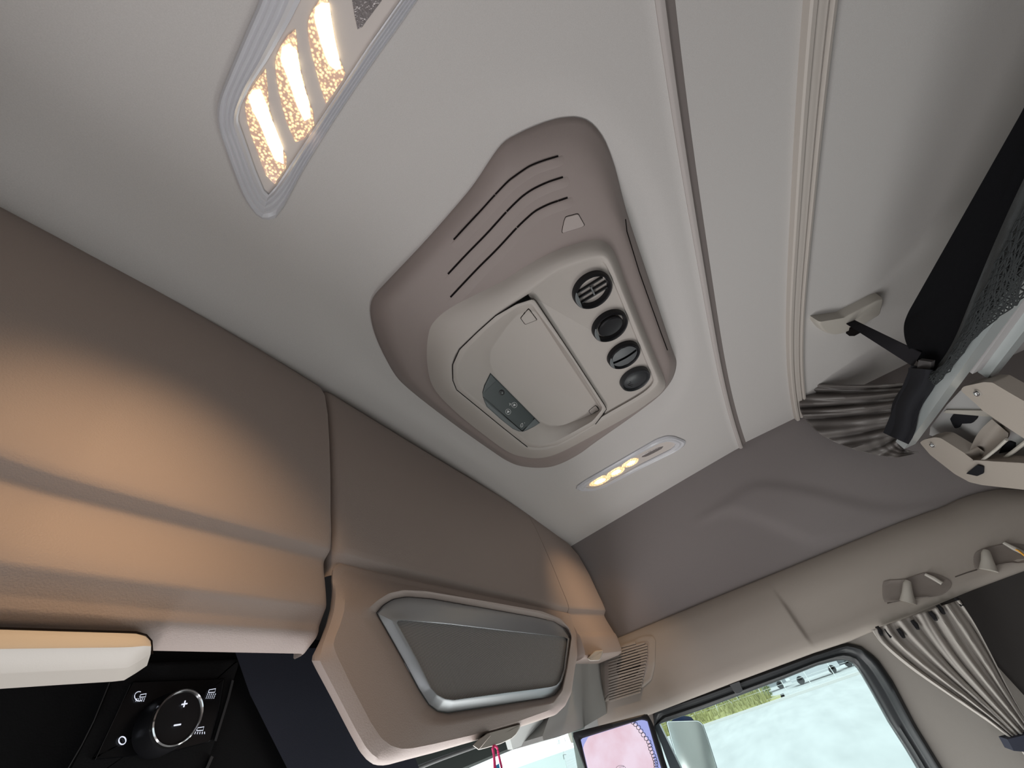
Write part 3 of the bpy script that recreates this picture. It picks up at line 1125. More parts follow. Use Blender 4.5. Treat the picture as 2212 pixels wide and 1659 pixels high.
# control strip on the tray slope
c4 = crop(950, 780, 5.53)
strip = c4((603, 140), (900, 440), (1195, 738), (1120, 785), (1050, 820), (1000, 840), (940, 838), (870, 808), (720, 690), (560, 545), (535, 490), (514, 420), (508, 375), (530, 290))
bm = BM()
plate(bm, flap_s, strip, 0.002, 1.2, 0.004)
B_ST = bvh_of(bm)
st_s = onb(B_ST)
cs = obj('control_strip', bm, M_SLATE, t, angle=30)
tag(cs, 'dark slate control strip with small white symbols')
for nm, poly, mm in (('strip_edge', [(530, 452), (600, 520), (780, 670), (972, 832), (940, 832), (872, 803), (725, 684), (566, 540)], M_SLATE2), ('strip_end', [(1133, 686), (1188, 740), (1116, 781), (1050, 815), (995, 834)], M_SLATE2), ('strip_end', [(606, 150), (676, 232), (516, 385), (512, 375), (535, 292)], mat('control_slate_mid', (0.075, 0.09, 0.092), 0.4))):
    bm = BM()
    plate(bm, st_s, c4(*poly), 0.002, 0.8, 0.002)
    obj(nm, bm, mm, cs, angle=30)
for ln in ([(520, 430), (985, 838)], [(985, 838), (1130, 680)]):
    bm = BM()
    ribbon(bm, st_s, c4(*ln), 1.0, 0.0012)
    obj('strip_seam', bm, M_SLOT, cs)


def c4arc(u, v, r, a0=0, a1=360, n=18, k=1.0):
    return c4(*[(u + r * math.cos(math.radians(a0 + (a1 - a0) * i / n)), v + k * r * math.sin(math.radians(a0 + (a1 - a0) * i / n))) for i in range(n + 1)])


for u, v in ((890, 524), (816, 604)):
    stroke_text('arrow_ring', [c4arc(u, v, 31, k=1.05)], st_s, cs, M_PRINT, 0.5, 0.001)
    bm = BM()
    plate(bm, st_s, c4((u - 14, v + 16), (u + 20, v + 2), (u - 6, v - 18)), 0.001, 0.2, 0.001)
    obj('arrow_symbol', bm, M_PRINT, cs)
stroke_text('fan_symbol', [c4((828, 500), (838, 512), (850, 506)), c4((838, 512), (834, 530)), c4((838, 512), (846, 522))], st_s, cs, M_PRINT, 0.7, 0.001)
stroke_text('hatch_symbol', [c4((985, 740), (994, 765), (985, 785), (970, 790), (960, 775), (968, 755), (985, 740)), c4((978, 768), (974, 776))], st_s, cs, M_PRINT, 0.6, 0.001)
stroke_text('dot_symbol', [c4((1010, 735), (1015, 741))], st_s, cs, M_PRINT, 0.7, 0.001)
bm = BM()
plate(bm, st_s, c4arc(740, 375, 33, 0, 340, 17), 0.0015, 0.8, 0.001)
b0 = obj('round_button', bm, M_BLACK, cs)
bm = BM()
plate(bm, st_s, c4((732, 368), (748, 364), (752, 384), (736, 388)), 0.003, 0.3, 0.001)
obj('button_mark', bm, mat('mark_grey', (0.25, 0.27, 0.27), 0.5), b0)

# vent louvres and their slots
SL = [[(178, 1022), (300, 890), (440, 740), (580, 585), (700, 460), (760, 412), (850, 348), (930, 300), (1060, 250), (1192, 211)],
      [(122, 1355), (300, 1165), (500, 960), (690, 750), (800, 640), (860, 588), (930, 540), (1010, 498), (1110, 455), (1238, 414)],
      [(145, 1580), (400, 1310), (600, 1110), (790, 905), (900, 800), (960, 750), (1020, 714), (1110, 672), (1190, 644), (1282, 613)]]
GAP = [3, 3, 3]
for i, s in enumerate(SL):
    line = spline(c6(*s), 6, False)
    ext = spline(c6(*([(s[0][0] - 60, s[0][1] + 62)] + s + [(s[-1][0] + 55, s[-1][1] - 30)])), 6, False)
    bm = BM()
    rows = []
    n = len(ext)
    for j, p in enumerate(ext):
        a, b = Vector(ext[max(j - 1, 0)]), Vector(ext[min(j + 1, n - 1)])
        d = (b - a).normalized()
        nn = Vector((-d.y, d.x))                         # towards the lower right
        e = sm(0, 10, j) * sm(0, 10, n - 1 - j)
        q = Vector(p)
        r = []
        for w_, h_ in ((-2.0, -0.003), (-1.4, 0.0016), (0.2, 0.0030), (4, 0.0030), (11, 0.0022), (19, 0.0010), (27, -0.0015)):
            r.append(shell(tuple(q + nn * (w_ + 3.2)), h_ * e - 0.0006))
        rows.append(r)
    grid(bm, rows)
    obj('louvre', bm, M_SHELL, t, angle=40)
    cuts = [0, 3 * 6, len(line) - 1] if i != 2 else [0, 3 * 6, 8 * 6, len(line) - 1]
    for a, b in zip(cuts, cuts[1:]):
        seg = line[a:b + 1]
        seg[0] = tuple(lerp(Vector(seg[0]), Vector(seg[1]), 0.12))
        seg[-1] = tuple(lerp(Vector(seg[-1]), Vector(seg[-2]), 0.12))
        bm = BM()
        ribbon(bm, shell, seg, 3.5, 0.0016)
        obj('slot', bm, M_SLOT, t)
bm = BM()
ribbon(bm, shell, c2((1184, 505), (1190, 560), (1245, 740), (1300, 895), (1345, 1020), (1372, 1092)), 1.4, 0.0012, base=-0.0005)
obj('side_seam', bm, M_SLOT, t)

# four round knobs: two open air nozzles, a closed nozzle and a button
c5 = crop(1200, 540, 4.739)
KN = [((376, 413), 1.0), ((555, 778), 0.93), ((697, 1076), 0.90), ((813, 1320), 0.94)]


def circ(c, r, z, n=48):
    return [c + Vector((math.cos(2 * math.pi * i / n) * r, math.sin(2 * math.pi * i / n) * r, z)) for i in range(n)]


M_GLOSSB = mat('knob_black', (0.012, 0.012, 0.014), 0.42, spec=0.3)
M_GREYB = mat('knob_grey', (0.10, 0.105, 0.11), 0.4)
M_FACET = mat('knob_facet', (0.17, 0.185, 0.19), 0.45)
KRAD = 0.0595
for i, (uv, ks) in enumerate(KN):
    c = onz(c5(uv)[0], ZF_ - 0.008)
    r = KRAD
    nm = ('air_nozzle', 'air_nozzle', 'air_nozzle', 'round_button')[i]
    bm = BM()
    prof = [(1.03, 0.010), (1.03, 0.0), (1.01, -0.010), (0.95, -0.014), (0.89, -0.012), (0.85, -0.004)]
    if i == 3:
        prof += [(0.80, -0.006), (0.6, -0.011), (0.3, -0.014), (0.1, -0.015)]
    elif i == 2:
        prof += [(0.80, -0.003)]
    else:
        prof += [(0.82, 0.010), (0.80, 0.03)]
    vs = grid(bm, [circ(c, r * a, z) for a, z in prof], True)
    fan(bm, vs[-1])
    kb = obj(nm, bm, M_GLOSSB if i != 3 else mat('knob_dark_grey', (0.035, 0.037, 0.04), 0.35), con, angle=50)
    tag(kb, ('open black air nozzle with cross slats', 'half open black air nozzle', 'closed dark grey air nozzle with one slit', 'dark grey round button')[i])
    if i < 3:
        # grey finger facet at the front edge of the ring
        bm = BM()
        a0, a1 = math.radians(62), math.radians(128)
        rows = []
        for rr, zz in ((0.98, -0.0125), (0.93, -0.016)):
            rows.append([c + Vector((math.cos(a) * r * rr, math.sin(a) * r * rr, zz)) for a in linspace(a0, a1, 14)])
        p0, p1 = rows[1][0], rows[1][-1]
        rows.append([lerp(p0, p1, f) + Vector((0, 0, 0.003)) for f in linspace(0, 1, 14)])
        grid(bm, rows)
        obj('facet', bm, M_FACET, kb)
    if i == 0:
        for ang, ofs in ((90, -0.35), (90, 0.0), (90, 0.35)):
            bm = BM()
            x0 = ofs * r
            hl = math.sqrt(max(0.0, (0.8 * r) ** 2 - x0 * x0))
            box(bm, (c.x + x0 - 0.002, c.y - hl, c.z - 0.002), (c.x + x0 + 0.002, c.y + hl, c.z + 0.02))
            obj('slat', bm, M_GLOSSB, kb)
        bm = BM()
        box(bm, (c.x - 0.3 * r, c.y - 0.0022, c.z - 0.004), (c.x + 0.3 * r, c.y + 0.0022, c.z + 0.016))
        obj('cross_slat', bm, M_GREYB, kb)
    if i == 1:
        bm = BM()
        n = 40
        tilt = lambda v: c + Vector((v.x, v.y, 0.002 + 0.16 * v.x - 0.02))
        vs = grid(bm, [[tilt(Vector((math.cos(2 * math.pi * k / n) * r * f - 0.012, math.sin(2 * math.pi * k / n) * r * f + 0.0, 0))) + Vector((0, 0, dz)) for k in range(n)] for f, dz in ((0.70, 0.012), (0.72, 0.004), (0.66, 0.0), (0.5, 0.002), (0.2, 0.003))], True)
        fan(bm, vs[-1])
        obj('nozzle_disc', bm, M_GLOSSB, kb, angle=50)
    if i == 2:
        for sgn in (-1, 1):
            bm = BM()
            rows = []
            for f in linspace(0.10, 0.80, 8):
                hl = math.sqrt(max(0.0, 0.80 ** 2 - f * f)) * r
                rows.append([c + Vector((sgn * f * r, lerp(-hl, hl, q), -0.014 + 0.009 * (f ** 2 + (2 * q - 1) ** 2 * hl * hl / r / r))) for q in linspace(0, 1, 12)])
            grid(bm, rows)
            obj('shutter', bm, M_GREYB, kb)
    if i == 3:
        bm = BM()
        for k in range(3):
            x0 = (-0.10 + 0.10 * k) * r
            tube(bm, [c + Vector((x0 - 0.012, 0.50 * r + 0.006 * (k - 1), -0.0125)), c + Vector((x0 + 0.010, 0.50 * r - 0.012 + 0.006 * (k - 1), -0.0133))], 0.0009, 5)
        obj('grip_marks', bm, M_SLOT, kb)

# ------------------------------------------------------------------ roof lamps
def lens_material(name, strength, dark):
    m = bpy.data.materials.new(name)
    m.use_nodes = True
    nt = m.node_tree
    b = nt.nodes['Principled BSDF']
    tc = nt.nodes.new('ShaderNodeTexCoord')
    vo = nt.nodes.new('ShaderNodeTexVoronoi')
    vo.inputs['Scale'].default_value = 260
    rp = nt.nodes.new('ShaderNodeValToRGB')
    rp.color_ramp.elements[0].position = 0.15
    rp.color_ramp.elements[0].color = (1.0, 0.72, 0.32, 1)
    rp.color_ramp.elements[1].position = 0.62
    rp.color_ramp.elements[1].color = dark
    nt.links.new(tc.outputs['Object'], vo.inputs['Vector'])
    nt.links.new(vo.outputs['Distance'], rp.inputs['Fac'])
    nt.links.new(rp.outputs['Color'], b.inputs['Emission Color'])
    b.inputs['Emission Strength'].default_value = strength
    b.inputs['Base Color'].default_value = (0.55, 0.45, 0.38, 1)
    b.inputs['Roughness'].default_value = 0.15
    return m


M_LENS = lens_material('lit_lens', 1.0, (0.16, 0.07, 0.04, 1))
M_LENS2 = lens_material('lit_lens_far', 1.35, (0.32, 0.17, 0.06, 1))
M_CORE = mat('lamp_core', (0.9, 0.8, 0.6), 0.4, emit=(1.0, 0.82, 0.52), estr=2.8)
M_CORE2 = mat('lamp_core_far', (0.9, 0.8, 0.6), 0.4, emit=(1.0, 0.76, 0.40), estr=1.7)
M_READ = mat('reading_lens', (0.30, 0.27, 0.27), 0.2, metal=0.5, bump=0.8, bscale=140)


def lamp(label, outer, tray, lenses, cores, reading, lens_m, core_m, ridges):
    c0 = ceil(tuple(sum(p[k] for p in outer) / len(outer) for k in (0, 1)))
    t = thing('ceiling_lamp', label, 'lamp', c0, 'clear rimmed lamps in the roof lining')
    cc = tuple(sum(p[k] for p in tray) / len(tray) for k in (0, 1))
    n = 160
    PO_, PT_ = polar(outer, cc, n), polar(tray, cc, n)
    bm = BM()
    lp = [[hole(p, -0.004) for p in PO_], [hole(p, 0.006) for p in PO_]]
    m_ = ridges
    for i in range(1, m_):
        f = i / m_
        lp.append([hole(p, 0.011 + (0.0022 if i % 2 else -0.0012)) for p in mid(PO_, PT_, f)])
    lp.append([hole(p, 0.009) for p in PT_])
    lp.append([hole(p, 0.000) for p in mid(PT_, [cc] * n, 0.01)])
    grid(bm, lp, True)
    bz = obj('bezel', bm, M_CLEAR, t, angle=20)
    tag(bz, 'clear ribbed plastic rim')
    bm = BM()
    vs = grid(bm, [[hole(p, 0.004) for p in PT_], [hole(p, 0.004) for p in mid(PT_, [cc] * n, 0.5)]], True)
    fan(bm, vs[-1], hole(cc, 0.004))
    obj('tray', bm, M_LAMPB, t)
    for ln, cr in zip(lenses, cores):
        bm = BM()
        lc = tuple(sum(p[k] for p in ln) / len(ln) for k in (0, 1))
        plate(bm, hole, polar(ln, lc, 40), 0.007, 1.0, -0.003)
        l = obj('lens', bm, lens_m, t)
        bm = BM()
        cc2 = tuple(sum(p[k] for p in cr) / len(cr) for k in (0, 1))
        plate(bm, hole, polar(cr, cc2, 32), 0.0085, 0.6, -0.006)
        obj('light_bar', bm, core_m, l)
    bm = BM()
    lc = tuple(sum(p[k] for p in reading) / len(reading) for k in (0, 1))
    plate(bm, hole, polar(reading, lc, 40), 0.006, 0.8, -0.003)
    tag(obj('reading_lens', bm, M_READ, t), 'unlit grey reading lens')
    return t


cl = crop(400, 0, 3.318)
L1_out = spline(cl((700, -430), (540, 0), (450, 210), (370, 400), (300, 570), (258, 680), (238, 770), (238, 850), (256, 950), (290, 1050), (350, 1220), (410, 1375), (450, 1450), (485, 1500), (525, 1545), (565, 1563), (610, 1568), (650, 1555), (700, 1495), (830, 1250), (970, 1020), (1110, 800), (1320, 490), (1540, 180), (1680, -20), (1990, -440), (2010, -540), (1900, -760), (1700, -900), (1300, -900), (1000, -800)), 4)
L1_tray = rounded(cl((860, -60), (760, 140), (600, 420), (480, 600), (405, 750), (383, 850), (425, 965), (505, 1200), (588, 1400), (640, 1350), (1310, 330), (1570, -40), (1800, -370), (1600, -700), (1240, -720)), 8, 4)
L1_lens = [spline(cl(*q), 3) for q in (
    [(432, 760), (452, 680), (515, 580), (583, 488), (576, 600), (592, 720), (645, 900), (700, 1060), (742, 1165), (690, 1240), (625, 1340), (600, 1300), (530, 1110), (462, 920)],
    [(648, 440), (690, 320), (740, 250), (800, 208), (800, 330), (832, 500), (870, 650), (910, 780), (940, 865), (880, 950), (815, 1045), (795, 1020), (722, 850), (668, 620)],
    [(880, 180), (900, 100), (950, 20), (1030, -90), (1044, 20), (1050, 150), (1085, 350), (1120, 450), (1150, 530), (1080, 640), (1010, 742), (995, 700), (938, 500), (895, 320)])]
L1_core = [spline(cl(*q), 3) for q in (
    [(472, 700), (520, 655), (572, 668), (590, 750), (640, 900), (690, 1030), (715, 1110), (690, 1150), (655, 1140), (600, 1020), (540, 870), (485, 770)],
    [(690, 390), (735, 340), (795, 345), (825, 500), (860, 640), (895, 760), (890, 840), (865, 850), (820, 780), (760, 600), (715, 480)],
    [(935, 120), (965, 50), (1035, 45), (1048, 150), (1080, 330), (1112, 440), (1108, 480), (1060, 470), (1020, 420), (975, 280)])]
L1_core = [scale2(q, 1.1) for q in L1_core]
L1_read = spline(cl((1200, -60), (1205, 60), (1222, 150), (1244, 222), (1300, 150), (1360, 70), (1430, -40), (1440, -220), (1300, -240)), 3)
lamp('large lit lamp with three glowing warm bars near the top of the picture', L1_out, L1_tray, L1_lens, L1_core, L1_read, M_LENS, M_CORE, 9)
cm = crop(1200, 900, 4.424)
L2_out = rounded(cm((188, 678), (215, 640), (700, 360), (960, 210), (1055, 178), (1130, 182), (1240, 225), (1238, 262), (1190, 300), (800, 490), (425, 683), (335, 697), (205, 697)), 3, 3)
L2_tray = rounded(cm((262, 668), (330, 612), (720, 385), (980, 245), (1060, 225), (1110, 232), (1150, 255), (1100, 300), (790, 455), (430, 655), (360, 672)), 3, 3)
L2_lens = [spline(cm(*q), 2) for q in (
    [(312, 652), (350, 608), (400, 575), (450, 556), (500, 560), (528, 580), (440, 640), (370, 658)],
    [(478, 556), (540, 503), (580, 482), (620, 472), (662, 490), (625, 535), (540, 572)],
    [(622, 472), (662, 432), (720, 395), (775, 390), (792, 402), (770, 440), (690, 478)])]
L2_core = [scale2(q, 0.55) for q in L2_lens]
L2_read = spline(cm((800, 378), (900, 320), (1000, 280), (1042, 283), (930, 345), (850, 380)), 2)
lamp('small lit lamp by the door wall with a clear rounded end', L2_out, L2_tray, L2_lens, L2_core, L2_read, M_LENS2, M_CORE2, 5)


# the lamps' own light
def lamp_light(nm, px, aim, power, sx, sy, spread):
    p = hole(px, 0.02)
    return area_light(nm, p, aim, sx, sy, power, (1.0, 0.66, 0.38), spread)


lamp_light('lamp_light', (620, 220), (0.33, 0.72, 0.18), 0.54, 0.08, 0.14, math.radians(60))
lamp_light('lamp_light_far', (1320, 1020), (2.18, 0.66, 0.28), 0.36, 0.05, 0.12, math.radians(70))

# ------------------------------------------------------------------ side window, lower wall, outside mirror
c6w = crop(1180, 1350, 3.814)
c5w = crop(1700, 1050, 2.7246)
GL = c6w((895, 830), (1280, 700), (1600, 580), (1950, 450), (2212, 345)) + c5w((170, 1060), (300, 1026), (345, 1025), (385, 1040), (425, 1082), (500, 1210), (600, 1390), (700, 1545), (760, 1645)) + [(2060, 1800), (1480, 1840)]
RO = c6w((880, 700), (1280, 570), (1600, 455), (1950, 330), (2212, 232)) + c5w((170, 985), (300, 938), (360, 925), (430, 942), (525, 1012), (620, 1150), (750, 1400), (900, 1645)) + [(2120, 1810), (1460, 1900)]
WXP = 2.50
gl3 = [(q.y, q.z) for q in (onx(p, WXP) for p in GL)]
ro3 = [(q.y, q.z) for q in (onx(p, WXP) for p in RO)]
WC = (0.2, -0.42)
n = 200
ga, ra = polar(gl3, WC, n), polar(ro3, WC, n)
big = polar([(0.84, 0.06), (-0.72, 0.06), (-0.72, -1.5), (0.84, -1.5)], WC, n)
X3 = lambda P, x: [Vector((x, p[0], p[1])) for p in P]
bm = BM()
grid(bm, [X3(ra, 2.512), X3(ra, 2.480), X3(mid(ra, ga, 0.18), 2.466), X3(mid(ra, ga, 0.34), 2.468), X3(mid(ra, ga, 0.46), 2.482), X3(mid(ra, ga, 0.56), 2.486), X3(mid(ra, ga, 0.72), 2.482), X3(mid(ra, ga, 0.92), 2.492), X3(ga, 2.505), X3(ga, 2.53)], True)
t = obj('window_1', bm, M_RUBBER, angle=50)
struct(t)
bm = BM()
for x in (2.515, 2.522):
    vs = grid(bm, [X3(ga, x), X3(mid(ga, [WC] * n, 0.5), x)], True)
    fan(bm, vs[-1])
obj('pane', bm, M_GLASS, t)
bm = BM()
plate(bm, plane_x(2.45), rounded(c6w((1508, 492), (1592, 462), (1622, 545), (1600, 562), (1565, 570), (1545, 548)), 2, 2), 0.01, 0.8, 0.04)
tag(obj('clip', bm, M_GREYD, t), 'small dark clip on the upper frame')
bm = BM()
prism(bm, [onx(p, 2.49) for p in [(1411, 1560), (1421, 1558), (1470, 1659), (1560, 1860), (1530, 1870), (1447, 1659)]], (0.03, 0, 0))
obj('divider_bar', bm, mat('divider_blue_grey', (0.06, 0.075, 0.085), 0.3), t)
bm = BM()
rp_ = [X3(ra, 2.52), X3(ra, 2.488), X3(mid(ra, big, 0.2), 2.486), X3(mid(ra, big, 0.6), 2.48), X3(big, 2.48), X3(big, 2.56)]
grid(bm, rp_, True)
struct(obj('wall_right', bm, M_TRIM if False else mat('door_plastic', (0.30, 0.275, 0.25), 0.6, bump=0.12, bscale=800), angle=50))
bm = BM()
box(bm, (2.485, -2.0, -1.56), (2.56, -0.722, 0.10))
struct(obj('wall_right', bm, mat('sleeper_wall', (0.055, 0.05, 0.048), 0.8, bump=0.1, bscale=600)))

# outside mirror
t = thing('wing_mirror', 'outside mirror with a navy cap seen through the side window', 'mirror', (3.25, 0.9, -1.0))
bm = BM()
mo = rounded(c6w((985, 792), (1250, 784), (1290, 812), (1332, 930), (1410, 1178), (1520, 1540), (1240, 1640), (1090, 1178)), 6, 4)
plate(bm, plane_x(3.2), mo, 0.0, 1.0, 0.10)
hs = obj('housing', bm, mat('mirror_edge', (0.05, 0.055, 0.06), 0.4), t)
bm = BM()
plate(bm, plane_x(3.19), inset(mo, 1.2), 0.004, 0.6, 0.004)
obj('mirror_glass', bm, mat('mirror_face', (0.75, 0.80, 0.79), 0.12, metal=0.7), t)
bm = BM()
plate(bm, plane_x(3.26), rounded(c6w((1020, 800), (1060, 765), (1130, 748), (1190, 755), (1222, 790), (1200, 830), (1050, 830)), 4, 3), 0.0, 0.8, 0.05)
bm2_ = BM()
tube(bm2_, [(3.24, 0.62, -0.95), (2.95, 0.70, -1.05), (2.62, 0.80, -1.08)], 0.035, 10)
obj('mirror_arm', bm2_, M_BLACK, t)
tag(obj('cap', bm, mat('navy_cap', (0.03, 0.05, 0.12), 0.3), t), 'navy blue mirror cap')

# monitor on the pillar
nM = Vector((-0.93, -0.37, 0.0)).normalized()
aM = onx((1243, 1590), 2.06)


def onm(p, off=0.0):
    r = ray(*p)
    return r * ((aM.dot(nM) + off) / r.dot(nM))


t = thing('monitor', 'black framed monitor with a pink and lilac picture in front of the side window', 'monitor', onm((1340, 1659)))
mo = rounded([(1235, 1583), (1398, 1541), (1410, 1562), (1442, 1659), (1490, 1810), (1310, 1870), (1262, 1659), (1246, 1612)], 5, 4)
mi = rounded([(1254, 1596), (1384, 1555), (1398, 1557), (1428, 1659), (1470, 1795), (1320, 1840), (1269, 1659)], 2, 3)
bm = BM()
MCc = (1340, 1680)
a_, b_ = polar(mo, MCc, 140), polar(mi, MCc, 140)
vs = grid(bm, [[onm(p, -0.022) for p in a_], [onm(p, 0.002) for p in a_], [onm(p, 0.006) for p in mid(a_, b_, 0.3)], [onm(p, 0.005) for p in mid(a_, b_, 0.8)], [onm(p, 0.0) for p in b_], [onm(p, -0.004) for p in b_]], True)
fan(bm, vs[0], onm(MCc, -0.022))
obj('frame', bm, M_BLACK, t, angle=40)


def screen_mat(name, col, s=0.9):
    return mat(name, (0.02, 0.02, 0.02), 0.3, emit=col, estr=s)


bm = BM()
fan(bm, [bm.verts.new(onm(p, -0.003)) for p in b_], onm(MCc, -0.003))
sc = obj('screen', bm, screen_mat('screen_lilac', (0.38, 0.42, 0.82), 0.6), t)
dc = [(1354 + 92 * math.cos(a) - 6, 1668 + 108 * math.sin(a)) for a in [2 * math.pi * i / 90 for i in range(90)]]


def clip_poly(poly, hull, c):
    """limit a star-shaped outline to a hull, both about c"""
    P, Q = polar(poly, c, 140), polar(hull, c, 140)
    return [p if (Vector(p) - Vector(c)).length < (Vector(q) - Vector(c)).length else q for p, q in zip(P, Q)]


mi2 = inset(mi, 0.6)
disc = c6w((300, 1030), (312, 985), (345, 925), (400, 896), (560, 850), (700, 795), (740, 815), (800, 885), (850, 965), (880, 1050), (900, 1178), (905, 1400), (860, 1700), (500, 1800), (345, 1300))
dpoly = clip_poly(disc, mi2, MCc)
pm = bpy.data.materials.new('screen_pink')
pm.use_nodes = True
nt = pm.node_tree
b = nt.nodes['Principled BSDF']
tc = nt.nodes.new('ShaderNodeTexCoord')
nz = nt.nodes.new('ShaderNodeTexNoise')
nz.inputs['Scale'].default_value = 14
nz.inputs['Detail'].default_value = 6
rp = nt.nodes.new('ShaderNodeValToRGB')
rp.color_ramp.elements[0].position = 0.35
rp.color_ramp.elements[0].color = (0.78, 0.55, 0.64, 1)
rp.color_ramp.elements[1].position = 0.62
rp.color_ramp.elements[1].color = (0.86, 0.70, 0.82, 1)
nt.links.new(tc.outputs['Object'], nz.inputs['Vector'])
nt.links.new(nz.outputs['Fac'], rp.inputs['Fac'])
nt.links.new(rp.outputs['Color'], b.inputs['Emission Color'])
b.inputs['Emission Strength'].default_value = 0.62
b.inputs['Base Color'].default_value = (0.02, 0.02, 0.02, 1)
bm = BM()
fan(bm, [bm.verts.new(onm(p, -0.0022)) for p in dpoly], onm(MCc, -0.0022))
tag(obj('picture_disc', bm, pm, sc), 'pink disc filling the screen')
bm = BM()
chain = spline(c6w((715, 800), (760, 845), (800, 905), (845, 965), (860, 1020), (885, 1080), (900, 1130), (905, 1178), (912, 1260)), 6, False)
msur = lambda p, o=0.0: onm(p, -0.002 + o)
for i in range(0, len(chain) - 2, 3):
    cx_, cy_ = chain[i]
    ribbon(bm, msur, [(cx_ + 4.6 * math.cos(a), cy_ + 4.8 * math.sin(a)) for a in [2 * math.pi * k / 10 for k in range(11)]], 1.3, 0.0006, base=0.0)
obj('picture_border', bm, mat('screen_dark', (0.03, 0.03, 0.05), 0.4), sc)
bm = BM()
ribbon(bm, msur, c6w(*[(615 + 40 * math.cos(a), 1185 + 28 * math.sin(a)) for a in [2 * math.pi * k / 20 for k in range(21)]]), 0.7, 0.0006, base=0.0)
ribbon(bm, msur, c6w((600, 1172), (640, 1164), (632, 1178)), 0.7, 0.0006, base=0.0)
obj('picture_ring', bm, MATS['screen_dark'], sc)

# ------------------------------------------------------------------ trim fittings on the right wall
t = thing('trim_vent', 'beige slatted vent with dark slots in the door trim beside the locker end', 'vent', trim((1370, 1440)))
vo_ = rounded(c6w((470, 230), (800, 92), (872, 88), (902, 128), (896, 330), (868, 450), (800, 510), (470, 640)), 5, 4)
bm = BM()
plate(bm, trim, vo_, 0.006, 2.5, 0.01)
obj('surround', bm, M_TRIM, t)
B_V = None
vi = rounded(c6w((480, 270), (760, 150), (838, 132), (856, 150), (848, 330), (815, 440), (760, 478), (480, 590)), 4, 4)
bm = BM()
plate(bm, trim, vi, 0.0075, 1.5, 0.0)
obj('insert', bm, mat('vent_insert', (0.33, 0.285, 0.26), 0.6), t)
vlim = [(p[0], p[1]) for p in vi]


def span(v0):
    """left and right ends of a slat row of slope -0.30 inside the insert (crop units)"""
    uR = 840 - max(0, (v0 - 300)) * 0.22
    return (520, v0 + 0.30 * 165), (uR, v0 - 0.30 * (uR - 685))


for k in range(19):
    v0 = 170 + k * 22.5
    (u0, a), (u1, b) = span(v0)
    if v0 - 0.3 * (u1 - 685) < 150:
        u1 = 685 + (v0 - 152) / 0.30 if v0 - 152 > 0 else 690
        b = v0 - 0.3 * (u1 - 685)
    if u1 < 600:
        continue
    bm = BM()
    ribbon(bm, trim, c6w((u0, a + 6), (u1, b + 6)), 3.4, 0.0135, base=0.004)
    obj('slat', bm, M_TRIM, t)
    q = (v0 - 337) / 118.0
    if abs(q) < 1:
        hl = 92 * math.sqrt(1 - q * q) + 8
        bm = BM()
        ribbon(bm, trim, c6w((685 - hl, v0 - 5 + 0.3 * hl), (685 + hl, v0 - 5 - 0.3 * hl)), 2.6, 0.0105, base=0.004)
        obj('slot', bm, M_SLOT, t)

for i, (rec, pr, bl, lip, lab) in enumerate((
        ([(562, 592), (578, 556), (690, 548), (800, 512), (880, 518), (955, 555), (968, 585), (935, 625), (880, 650), (760, 662), (640, 678), (590, 688), (566, 668)],
         [(712, 688), (708, 640), (706, 590), (706, 566)], [(808, 522), (860, 548), (915, 582)], [(590, 690), (640, 678), (690, 668)], 'moulded beige coat hook nearer the vent above the curtain'),
        ([(1098, 432), (1112, 390), (1180, 362), (1290, 340), (1400, 350), (1480, 400), (1420, 450), (1320, 456), (1235, 470), (1120, 492), (1104, 470)],
         [(1186, 500), (1176, 450), (1166, 410), (1164, 388)], [(1268, 338), (1330, 372), (1400, 408), (1440, 425)], [(990, 535), (1060, 510), (1120, 492)], 'moulded beige coat hook at the right edge with an amber cord'))):
    t = thing('coat_hook', lab, 'hook', trim(c5w(pr[0])[0]), 'coat hooks in the door trim')
    pc = (sum(q[0] for q in rec) / len(rec), sum(q[1] for q in rec) / len(rec))
    bm = BM()
    rc = spline(c5w(*rec), 3)
    cc = c5w(pc)[0]
    P_ = polar(rc, cc, 60)
    vs = grid(bm, [[trim(p, -0.004) for p in P_], [trim(p, 0.0035) for p in P_], [trim(p, 0.0045) for p in mid(P_, [cc] * 60, 0.06)], [trim(p, 0.001) for p in mid(P_, [cc] * 60, 0.22)], [trim(p, 0.0005) for p in mid(P_, [cc] * 60, 0.6)]], True)
    fan(bm, vs[-1], trim(cc, 0.0005))
    obj('recess', bm, mat('hook_recess_shaded', (0.22, 0.19, 0.17), 0.6), t)  # shade of the pocket put into a darker colour, the shape is nearly flat
    bm = BM()
    pts = [trim(p, o) for p, o in zip(c5w(*pr), (0.004, 0.016, 0.022, 0.020))]
    tube(bm, pts, [0.026, 0.018, 0.014, 0.010], 12)
    obj('prong', bm, M_LIGHTP, t)
    bm = BM()
    tube(bm, [trim(p, 0.012) for p in c5w(*bl)], [0.006, 0.009, 0.008, 0.006][:len(bl)], 8)
    obj('side_web', bm, M_LIGHTP, t)
    bm = BM()
    ribbon(bm, trim, c5w(*lip), 2.2, 0.0015)
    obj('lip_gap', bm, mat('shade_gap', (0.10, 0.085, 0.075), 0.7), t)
bm = BM()
tube(bm, [trim(p, 0.025) for p in c5w((1335, 388), (1362, 400), (1400, 432), (1450, 460))], [0.0025, 0.004, 0.0035, 0.003], 6)
o = obj('amber_cord', bm, M_YEL)
tag(o, 'thin amber cord end tucked into the coat hook at the right edge', 'cord')

